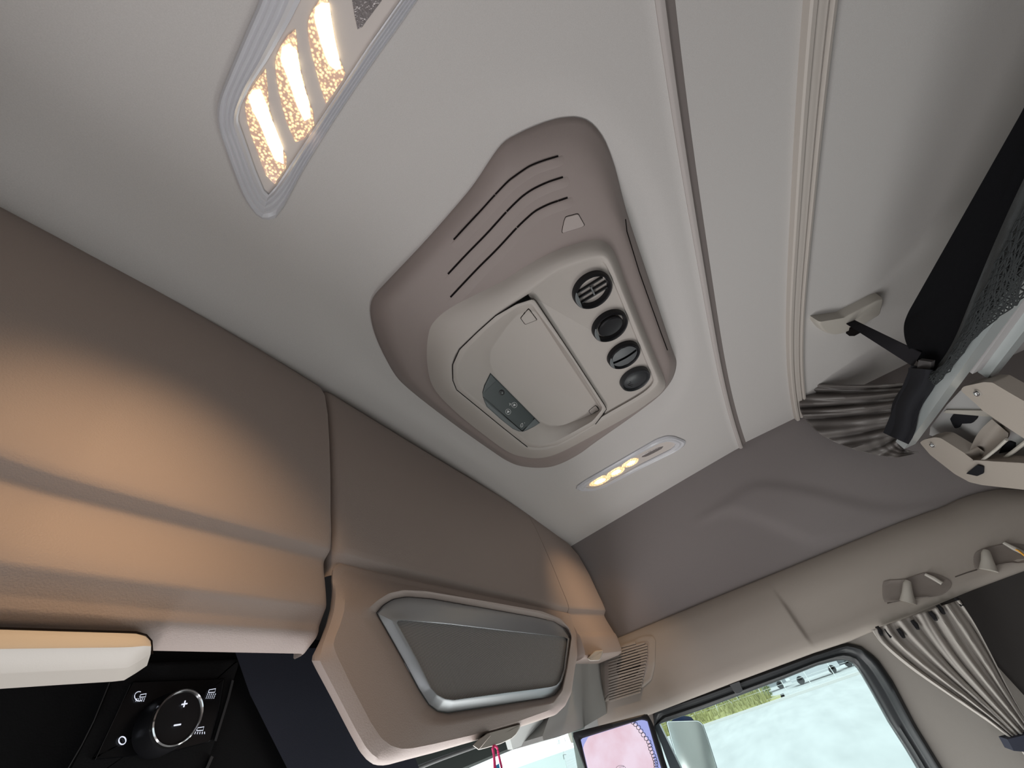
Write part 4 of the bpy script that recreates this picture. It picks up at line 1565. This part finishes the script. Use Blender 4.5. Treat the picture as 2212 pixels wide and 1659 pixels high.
# ------------------------------------------------------------------ side curtain tied back
LFT = [(1884, 1360), (1905, 1391), (1971, 1446), (2067, 1512), (2140, 1562), (2188, 1600), (2200, 1612)]
RGT = [(2072, 1296), (2104, 1343), (2140, 1410), (2177, 1483), (2212, 1545), (2238, 1588), (2244, 1602)]
lf, rg = spline(LFT, 6, False), spline(RGT, 6, False)
bm = BM()
rows = []
ns = 110
for j, (a, b) in enumerate(zip(lf, rg)):
    f = j / (len(lf) - 1)
    r = []
    for i in range(ns):
        s = i / (ns - 1)
        p = lerp(Vector(a), Vector(b), s)
        ph = 2 * math.pi * (6.2 * s + 0.25 * math.sin(3.1 * s * 2) + 0.15 * math.sin(5 * f + 9 * s))
        amp = lerp(0.034, 0.020, f)
        w_ = math.sin(ph) + 0.35 * math.sin(2.3 * ph + 1 + 4 * f)
        r.append(onx(tuple(p), 2.385 - amp * (w_ * 0.5 + 0.5)))
    rows.append(r)
last = rows[-1]
for k in range(1, 14):
    rows.append([q + Vector((0.01 * math.sin(i * 0.5) , (i / (ns - 1) - 0.5) * -0.012 * k * 0.6, -0.035 * k)) for i, q in enumerate(last)])
grid(bm, rows)
t = thing('side_curtain', 'pale beige pleated curtain tied back beside the window', 'curtain', onx((2200, 1700), 2.36))
CUR = t
cv = obj('curtain_cloth', bm, M_CURT, t, angle=80)
sd = cv.modifiers.new('thickness', 'SOLIDIFY')
sd.thickness = 0.002
bm = BM()
tie = [onx(p, 2.335) for p in [(2176, 1597), (2205, 1590), (2252, 1578), (2262, 1600), (2222, 1625), (2190, 1622)]]
prism(bm, tie, (0.07, 0, 0))
bevel(bm, 0.004, 2)
obj('tie_band', bm, M_NAVY, t)
for p in c5w((545, 848), (600, 862), (672, 862), (755, 812), (860, 760), (905, 722), (1015, 680)):
    bm = BM()
    a = onx(p, 2.36)
    tube(bm, [a + Vector((0, 0, 0.014)), a, a + Vector((-0.008, 0.006, -0.016))], [0.007, 0.009, 0.006], 8)
    obj('glider', bm, M_BLACK, t)

# ------------------------------------------------------------------ upper bunk
t = thing('upper_bunk', 'folded upper bunk with black mattress, safety net and aluminium rail', 'bunk', (1.2, -1.2, 0.48))
mp_ = [(1955, 680), (1946, 705), (1948, 735), (1962, 768), (1990, 800), (2040, 810), (2110, 700), (2212, 560), (2400, 330), (2640, 30), (2540, -420), (2212, 222)]
bm = BM()
pf = rounded(mp_, 14, 4)
cm_ = (2120, 560)
pts_ = [ony(p, -1.0) for p in pf]
back = [q + Vector((0, -0.42, 0)) for q in pts_]
ctr = sum(pts_, Vector()) / len(pts_)
shr = lambda q, f, dy: lerp(q, Vector((ctr.x, q.y, ctr.z)), f) + Vector((0, dy, 0))
vs = grid(bm, [[shr(q, 0.05, 0.0) for q in pts_], [shr(q, 0.015, -0.006) for q in pts_], [q + Vector((0, -0.02, 0)) for q in pts_], back], True)
fan(bm, vs[0])
fan(bm, vs[-1])
tag(obj('mattress', bm, M_MATT, t, angle=50), 'black mattress')
# folded net cloth in front of the mattress, then the open knotted net
nl = [(1996, 806), (2024, 790), (2060, 735), (2100, 640), (2150, 520), (2212, 385), (2330, 150)]
nr = [(2018, 830), (2050, 800), (2095, 742), (2140, 695), (2180, 660), (2222, 622), (2400, 440)]
la, lb = spline(nl, 9, False), spline(nr, 9, False)
bm = BM()
rows = []
for j, (a, b) in enumerate(zip(la, lb)):
    rows.append([ony(tuple(lerp(Vector(a), Vector(b), s)), -0.985 + 0.022 * math.sin(s * 3.1) + 0.006 * math.sin(s * 17 + j * 0.3)) for s in linspace(0, 0.78, 14)])
grid(bm, rows)
tag(obj('net_fold', bm, mat('net_fold_fabric', (0.04, 0.042, 0.043), 0.85, bump=0.5, bscale=260), t), 'dark grey folded fabric of the net')
bm = BM()
rows = []
for j, (a, b) in enumerate(zip(la, lb)):
    rows.append([ony(tuple(lerp(Vector(a), Vector(b), s)), -0.962 + 0.02 * math.sin(s * 3.1)) for s in linspace(0.25, 1.04, 15)])
bm.free()
bm = BM()
jit = [[q + Vector((random.uniform(-1, 1), random.uniform(-0.4, 0.4), random.uniform(-1, 1))) * 0.003 for q in r] for r in rows]
for i in range(len(jit) - 1):
    for j in range(len(jit[0])):
        for dj in (-1, 1) if (i + j) % 2 else ():
            if 0 <= j + dj < len(jit[0]):
                tube(bm, [jit[i][j], jit[i + 1][j + dj]], 0.0019, 4, False)
        if (i + j) % 2 and i + 2 < len(jit):
            tube(bm, [jit[i][j], jit[i + 2][j]], 0.0015, 4, False)
nt_ = obj('safety_net', bm, M_NET, t)
tag(nt_, 'knotted dark cord net', kind='stuff')


def bar(nm, p1, p2, prof, m, parent):
    """extrude a (dy, dz) profile between two points"""
    bm = BM()
    vs = grid(bm, [[Vector(p) + Vector((0, a, b)) for a, b in prof] for p in (p1, p2)], True)
    bm.faces.new(vs[0])
    bm.faces.new(vs[1])
    bevel(bm, 0.002, 2)
    return obj(nm, bm, m, parent, angle=30)


r1, r2 = ony((1953, 970), -0.985), ony((2110, 750), -0.985)
far = r1 + (r2 - r1) * 3.2
bar('bunk_rail', r1, far, [(0, 0), (-0.048, 0.0), (-0.048, 0.05), (0, 0.042)], M_ALU, t)
r3, r4 = onz((2116, 806), 0.50), onz((2160, 745), 0.50)
bar('inner_rail', Vector((r3.x, -1.09, 0.475)), Vector((0.0, -1.09, 0.475)), [(0, 0), (-0.035, 0), (-0.035, 0.03), (0, 0.03)], M_ALU, t)
bm = BM()
box(bm, (0.0, -1.44, 0.50), (1.66, -1.06, 0.525))
obj('bunk_base', bm, mat('bunk_board', (0.40, 0.38, 0.38), 0.7), t)

# hinge bracket under the bunk
c9 = crop(1862, 750, 4.74)
t = thing('bunk_bracket', 'beige two armed bracket with screws and a curved web under the bunk rail', 'bracket', ony((2150, 960), -1.05))


def arm(nm, poly, Y, th, m, parent, r=4):
    m = mat('bracket_plastic', (0.37, 0.325, 0.285), 0.55, bump=0.1, bscale=900)
    bm = BM()
    prism(bm, [ony(p, Y) for p in rounded(c9(*poly), r, 3)], (0, -th, 0))
    bevel(bm, 0.003, 2)
    return obj(nm, bm, m, parent, angle=40)


a1 = arm('arm', [(1008, 440), (1040, 402), (1250, 357), (1335, 362), (1500, 460), (1660, 552), (2500, 1060), (2500, 1440), (1660, 935), (1500, 832), (1230, 645), (1185, 598)], -1.05, 0.05, M_LIGHTP, t)
a2 = arm('arm', [(590, 975), (640, 945), (740, 922), (800, 928), (835, 948), (1062, 1092), (1080, 1180), (1210, 1160), (1660, 1195), (2700, 1240), (2700, 1500), (1660, 1460), (1230, 1412), (1100, 1382), (950, 1300), (700, 1105)], -1.06, 0.05, M_LIGHTP, t)
for a, uv in ((a1, (1185, 472)), (a2, (725, 1003))):
    bm = BM()
    c = ony(c9(uv)[0], -1.046 if a is a1 else -1.056)
    vs = grid(bm, [[c + Vector((math.cos(2 * math.pi * k / 20) * r, d, math.sin(2 * math.pi * k / 20) * r)) for k in range(20)] for r, d in ((0.011, -0.006), (0.011, 0.002), (0.009, 0.006), (0.005, 0.0065), (0.004, 0.003))], True)
    fan(bm, vs[-1])
    obj('screw', bm, M_CHROME, a)
lt_, rt_ = spline(c9((1055, 1290), (1062, 1210), (1085, 1100), (1150, 945), (1220, 840), (1330, 735)), 5, False), spline(c9((1062, 1285), (1150, 1210), (1260, 1120), (1380, 1020), (1480, 945), (1500, 880)), 5, False)
bm = BM()
rows = []
for a, b in zip(lt_, rt_):
    rows.append([ony(tuple(lerp(Vector(a), Vector(b), s)), -1.075 - 0.05 * math.sin(s * 3.14)) for s in linspace(0, 1, 12)])
grid(bm, rows)
grid(bm, [[q + Vector((0.004, -0.012, 0.004)) for q in r] for r in rows])
obj('web', bm, M_TRIM, t)
bm = BM()
tube(bm, [ony(p, -1.07) for p in c9((1058, 1288), (1200, 1185), (1380, 1040), (1482, 945))], 0.005, 8)
obj('web_edge', bm, M_LIGHTP, t)
bm = BM()
tube(bm, [ony(p, -1.1) for p in c9((1390, 1160), (1440, 1150), (1560, 1060), (1700, 950))], 0.006, 8)
obj('web_edge', bm, M_LIGHTP, t)
# pale wall plate behind the bracket with dark openings
bm = BM()
plp = c9((870, 590), (1010, 440), (1250, 560), (1700, 700), (1700, 1230), (1080, 1160), (1040, 1060), (830, 945), (690, 900), (700, 820))
prism(bm, [ony(p, -1.16) for p in plp], (0, -0.02, 0))
wp = obj('back_plate', bm, mat('plate_grey', (0.40, 0.39, 0.385), 0.5), t)
bm = BM()
prism(bm, [ony(p, -1.15) for p in c9((860, 645), (1240, 650), (1400, 690), (1400, 720), (830, 672))], (0, -0.02, 0.0))
obj('plate_ridge', bm, M_LIGHTP, wp)
for q in ([(900, 735), (935, 685), (1180, 685), (1165, 735), (1120, 780), (1010, 785), (985, 828), (950, 830), (925, 790)], [(1440, 1000), (1500, 965), (1555, 985), (1550, 1060), (1400, 1090)]):
    bm = BM()
    prism(bm, [ony(p, -1.152) for p in rounded(c9(*q), 2, 2)], (0, -0.01, 0))
    obj('opening', bm, M_BLACKM, wp)
bm = BM()
prism(bm, [ony(p, -1.056) for p in rounded(c9((1075, 1290), (1190, 1200), (1252, 1220), (1250, 1290), (1190, 1316)), 2, 2)], (0, 0.004, 0))
obj('opening', bm, M_BLACKM, a2)

# strap from the roof to the bunk, with its anchor
t = thing('strap_anchor', 'pale beige belt anchor on the roof lining behind the curtain rail', 'anchor', rear((1840, 660), 0.03))
cN = crop(1450, 375, 4.424)
bm = BM()
an_c = cN((1760, 1372))[0]
lo = polar(rounded(cN((1398, 1430), (1440, 1398), (1560, 1398), (1650, 1378), (1850, 1275), (2018, 1188), (2036, 1205), (2000, 1350), (1830, 1450), (1640, 1530), (1560, 1545), (1465, 1520)), 5, 4), an_c, 96)
zlo = zr(1.8, -1.0) - 0.040
b3 = [onz(q, zlo) for q in lo]
c3_ = onz(an_c, zlo)
fl_ = lambda k, dz: [lerp(c3_, q, k) + Vector((0, 0, dz)) for q in b3]
vs = grid(bm, [fl_(1.03, 0.055), fl_(1.02, 0.028), fl_(1.0, 0.006), fl_(0.975, 0.0015), fl_(0.93, 0.0)], True)
fan(bm, vs[-1], c3_)
obj('housing', bm, M_LIGHTP, t, angle=45)
B_AN = None
bm = BM()
prism(bm, [onf(p, F_REAR) + Vector((0, 0, -0.0415)) for p in cN((1640, 1425), (1735, 1400), (1790, 1440), (1680, 1500), (1632, 1500))], (0, 0, 0.02))
obj('belt_slot', bm, M_SLOT, t)


def belt(bm, a, b, n=10, th=0.003):
    """flat band between two pixel-pair ends given as 3D corner pairs"""
    rows = []
    for f in linspace(0, 1, n):
        p, q = lerp(a[0], b[0], f), lerp(a[1], b[1], f)
        rows.append([p, q, q + Vector((0, -th, th)), p + Vector((0, -th, th))])
    vs = grid(bm, rows, True)
    bm.faces.new(vs[0])
    bm.faces.new(vs[-1])


t = thing('bunk_strap', 'dark webbing strap running from the roof anchor down to the bunk', 'strap', ony((1995, 790), -0.98))
bm = BM()
za = zr(1.85, -1.0) - 0.039
belt(bm, (onz((1828, 700), za), onz((1846, 693), za)), (ony((1972, 792), -0.99), ony((1990, 763), -0.99)))
obj('upper_strap', bm, M_WEB, t)
bm = BM()
belt(bm, (ony((1968, 790), -0.965), ony((2020, 800), -0.965)), (ony((1908, 935), -0.95), ony((1958, 955), -0.95)))
rows = []
for f in linspace(0, 1, 12):
    a, b = lerp(Vector((1968, 795)), Vector((1912, 938)), f), lerp(Vector((2024, 800)), Vector((1956, 958)), f)
    wv = 5 * math.sin(f * 9)
    rows.append([ony((lerp(a, b, s).x + wv, lerp(a, b, s).y), -0.965 + 0.03 * math.sin(s * 3.14)) for s in linspace(-0.1, 1.1, 10)])
grid(bm, rows)
tag(obj('strap_sleeve', bm, M_BLACKM, t), 'black fabric sleeve')
bm = BM()
prism(bm, [ony(p, -0.955) for p in [(1984, 778), (2012, 782), (2008, 806), (1980, 800)]], (0, -0.012, 0))
bevel(bm, 0.002, 1)
obj('buckle', bm, mat('buckle_grey', (0.07, 0.065, 0.065), 0.5), t)

# bunched dark drape parked at the end of the curtain rail
tl, bl_ = onx((1731, 838), 2.20), onx((1733, 905), 2.36)
cols_l = [(1752, 828), (1731, 845), (1727, 870), (1730, 890), (1740, 906), (1772, 938), (1820, 962), (1880, 980), (1940, 988), (1985, 976)]
cols_r = [(1962, 826), (1968, 836), (1966, 850), (1962, 866), (1958, 884), (1952, 905), (1946, 925), (1942, 945), (1946, 962), (1960, 974)]
dl, dr = spline(cols_l, 9, False), spline(cols_r, 9, False)
nd = len(dl)
bm = BM()
rows = []
for j, (a, b) in enumerate(zip(dl, dr)):
    f = j / (nd - 1)
    r = []
    for i in range(44):
        s = i / 43
        p = lerp(Vector(a), Vector(b), s)
        p.y += 5 * math.sin(s * 3.1) * (1 - f)
        w_ = math.sin(2 * math.pi * 6.0 * f + 1.5 * s) + 0.5 * math.sin(2 * math.pi * 13 * f - 3 * s + 1) + 0.30 * math.sin(23 * s + 20 * f + 3 * math.sin(9 * f)) * s
        d = lerp(2.26, 2.36, f) - 0.021 * w_ * (1 - 0.45 * s)
        r.append(onx(tuple(p), d - 0.10 * s * (1 - f)))
    rows.append(r)
grid(bm, rows)
o = obj('bunched_drape', bm, M_DRAPE, angle=80)
sd = o.modifiers.new('thickness', 'SOLIDIFY')
sd.thickness = 0.002
tag(o, 'crumpled dark grey drape gathered at the wall end of the curtain rail', 'drape')

# ------------------------------------------------------------------ outside: pale yard, grass bank, fence, parked trucks
GZ = -3.4
M_YARD = mat('yard_concrete', (0.30, 0.315, 0.31), 0.9, bscale=2.0, speck=0.22)
nt = M_YARD.node_tree
for nd_ in nt.nodes:
    if nd_.type == 'TEX_NOISE':
        nd_.inputs['Scale'].default_value = 0.35
        mpn = nt.nodes.new('ShaderNodeMapping')
        mpn.inputs['Scale'].default_value = (0.6, 3.0, 1.0)
        tcn = nt.nodes.new('ShaderNodeTexCoord')
        nt.links.new(tcn.outputs['Object'], mpn.inputs['Vector'])
        nt.links.new(mpn.outputs['Vector'], nd_.inputs['Vector'])
bm = BM()
grid(bm, [[(x, y, GZ) for x in linspace(-120, 140, 20)] for y in linspace(-120, 140, 20)])
struct(obj('ground', bm, M_YARD))
bm = BM()
rows = [[(60 + dx, y, GZ + dz) for y in linspace(-40, 40, 60)] for dx, dz in ((0, 0.0), (0.05, 0.22), (0.35, 0.22), (0.4, 0.0))]
grid(bm, rows)
struct(obj('kerb', bm, mat('kerb_pale', (0.42, 0.42, 0.40), 0.8)))
# grass bank
M_GRASS = mat('dry_grass', (0.26, 0.26, 0.10), 0.9, bump=0.5, bscale=3, speck=0.35)
bm = BM()
rows = []
for i, x in enumerate(linspace(60.6, 70, 12)):
    rows.append([(x, y, GZ + (0.9 * sm(60.6, 64, x) + 0.25 * random.random()) * sm(1.0, 5.0, y)) for y in linspace(0.5, 26, 60)])
grid(bm, rows)
for k in range(1100):
    y = random.uniform(2.0, 25)
    x = random.uniform(60.8, 66)
    h_ = random.uniform(0.5, 1.5)
    b0 = Vector((x, y, GZ + 0.85 * sm(60.6, 64, x) * sm(1, 5, y)))
    a = random.uniform(0, 6.28)
    w_ = Vector((math.cos(a), math.sin(a), 0)) * 0.10
    v = [bm.verts.new(p) for p in (b0 - w_, b0 + w_, b0 + Vector((random.uniform(-.2, .2), random.uniform(-.2, .2), h_)))]
    bm.faces.new(v)
tag(obj('grass_bank', bm, M_GRASS), 'rough yellow green grass bank beyond the pale yard', 'grass', kind='stuff')


def bush(x, y, r, h_, lab, col):
    bm = BM()
    for k in range(420):
        u, v = random.uniform(0, 6.28), math.acos(random.uniform(-0.6, 1))
        q = Vector((math.sin(v) * math.cos(u) * r, math.sin(v) * math.sin(u) * r, (0.45 + 0.55 * math.cos(v)) * h_)) * random.uniform(0.6, 1.0)
        c = Vector((x, y, GZ)) + q
        d1 = Vector((random.uniform(-1, 1), random.uniform(-1, 1), random.uniform(-1, 1))) * 0.35
        d2 = Vector((random.uniform(-1, 1), random.uniform(-1, 1), random.uniform(-1, 1))) * 0.35
        bm.faces.new([bm.verts.new(c), bm.verts.new(c + d1), bm.verts.new(c + d2)])
    t = thing('bush', lab, 'bush', (x, y, GZ), 'bushes along the yard fence')
    bm.normal_update()
    obj('foliage', bm, col, t, smooth=False)
    bm = BM()
    tube(bm, [(x, y, GZ), (x + 0.1, y, GZ + h_ * 0.5)], [0.12, 0.06], 6)
    obj('stem', bm, mat('bark', (0.12, 0.09, 0.06), 0.9), t)


M_BUSH = mat('bush_green', (0.10, 0.20, 0.09), 0.9, speck=0.3, bscale=3)
M_BUSH2 = mat('bush_pale', (0.24, 0.28, 0.15), 0.9, speck=0.3, bscale=3)
bush(66, 6.2, 2.2, 4.4, 'grey green bush behind the wire fence gate post', M_BUSH)
bush(68, 2.8, 1.2, 2.6, 'small pale bush between the grass bank and the trucks', M_BUSH2)
bush(66, 13.5, 3.0, 4.5, 'broad yellow green bush beside the mirror', M_BUSH2)

# wire fence with posts
t = thing('yard_fence', 'thin pale wire fence along the far edge of the yard', 'fence', (62, 0, GZ))
M_POST = mat('fence_post', (0.55, 0.57, 0.56), 0.5, metal=0.3)
y = -26.0
while y < 26:
    bm = BM()
    tube(bm, [(62.5, y, GZ - 0.05), (62.5, y, GZ + 3.4)], 0.045, 6)
    obj('post', bm, M_POST, t)
    y += 2.6
for z in (0.3, 1.1, 1.9, 2.7, 3.3):
    bm = BM()
    tube(bm, [(62.5, -26, GZ + z), (62.5, 26, GZ + z)], 0.014, 4)
    obj('wire', bm, M_POST, t)
bm = BM()
tube(bm, [(62.5, 5.2, GZ), (62.5, 7.8, GZ + 3.2)], 0.04, 6)
obj('brace', bm, M_POST, t)


def van(x, y, L_, lab, bodycol):
    t = thing('parked_van', lab, 'van', (x, y, GZ), 'vans parked beyond the fence')
    a, b = y - L_ / 2, y + L_ / 2
    bm = BM()
    prism(bm, [Vector((x, p, GZ + q)) for p, q in ((a, 0.45), (b, 0.45), (b, 1.15), (b - 0.9, 1.35), (b - 1.7, 2.45), (b - 2.2, 2.6), (a + 0.1, 2.6), (a, 2.4))], (2.3, 0, 0))
    bevel(bm, 0.05, 1)
    bd = obj('body', bm, bodycol, t)
    bm = BM()
    prism(bm, [Vector((x - 0.02, p, GZ + q)) for p, q in ((b - 1.05, 1.45), (b - 1.75, 2.35), (b - 2.7, 2.35), (b - 2.7, 1.45))], (0.05, 0, 0))
    obj('side_window', bm, M_BLACK, bd)
    for wy in (a + 1.0, b - 1.1):
        bm = BM()
        rows = [[Vector((xx, wy + math.cos(2 * math.pi * k / 18) * r, GZ + 0.46 + math.sin(2 * math.pi * k / 18) * r)) for k in range(18)] for xx, r in ((x, 0.25), (x - 0.05, 0.42), (x + 0.3, 0.46))]
        vs = grid(bm, rows, True)
        fan(bm, vs[0])
        fan(bm, vs[-1])
        obj('wheel', bm, M_RUBBER, t)


M_WHITEB = mat('truck_white', (0.40, 0.42, 0.43), 0.4)
M_DKB = mat('truck_dark', (0.10, 0.11, 0.12), 0.5)
M_SLATEB = mat('van_slate', (0.22, 0.24, 0.25), 0.5)
van(74, -4.2, 6.2, 'white van parked far off near the rear end of the side window', M_WHITEB)
van(76, -10.5, 6.0, 'dark van parked farthest right beyond the yard fence', M_DKB)
van(80, 2.4, 6.0, 'slate grey van near the bushes left of the white van', M_SLATEB)
van(92, -1.0, 6.0, 'pale grey van farthest away between the slate and the white van', mat('van_grey', (0.42, 0.44, 0.45), 0.5))
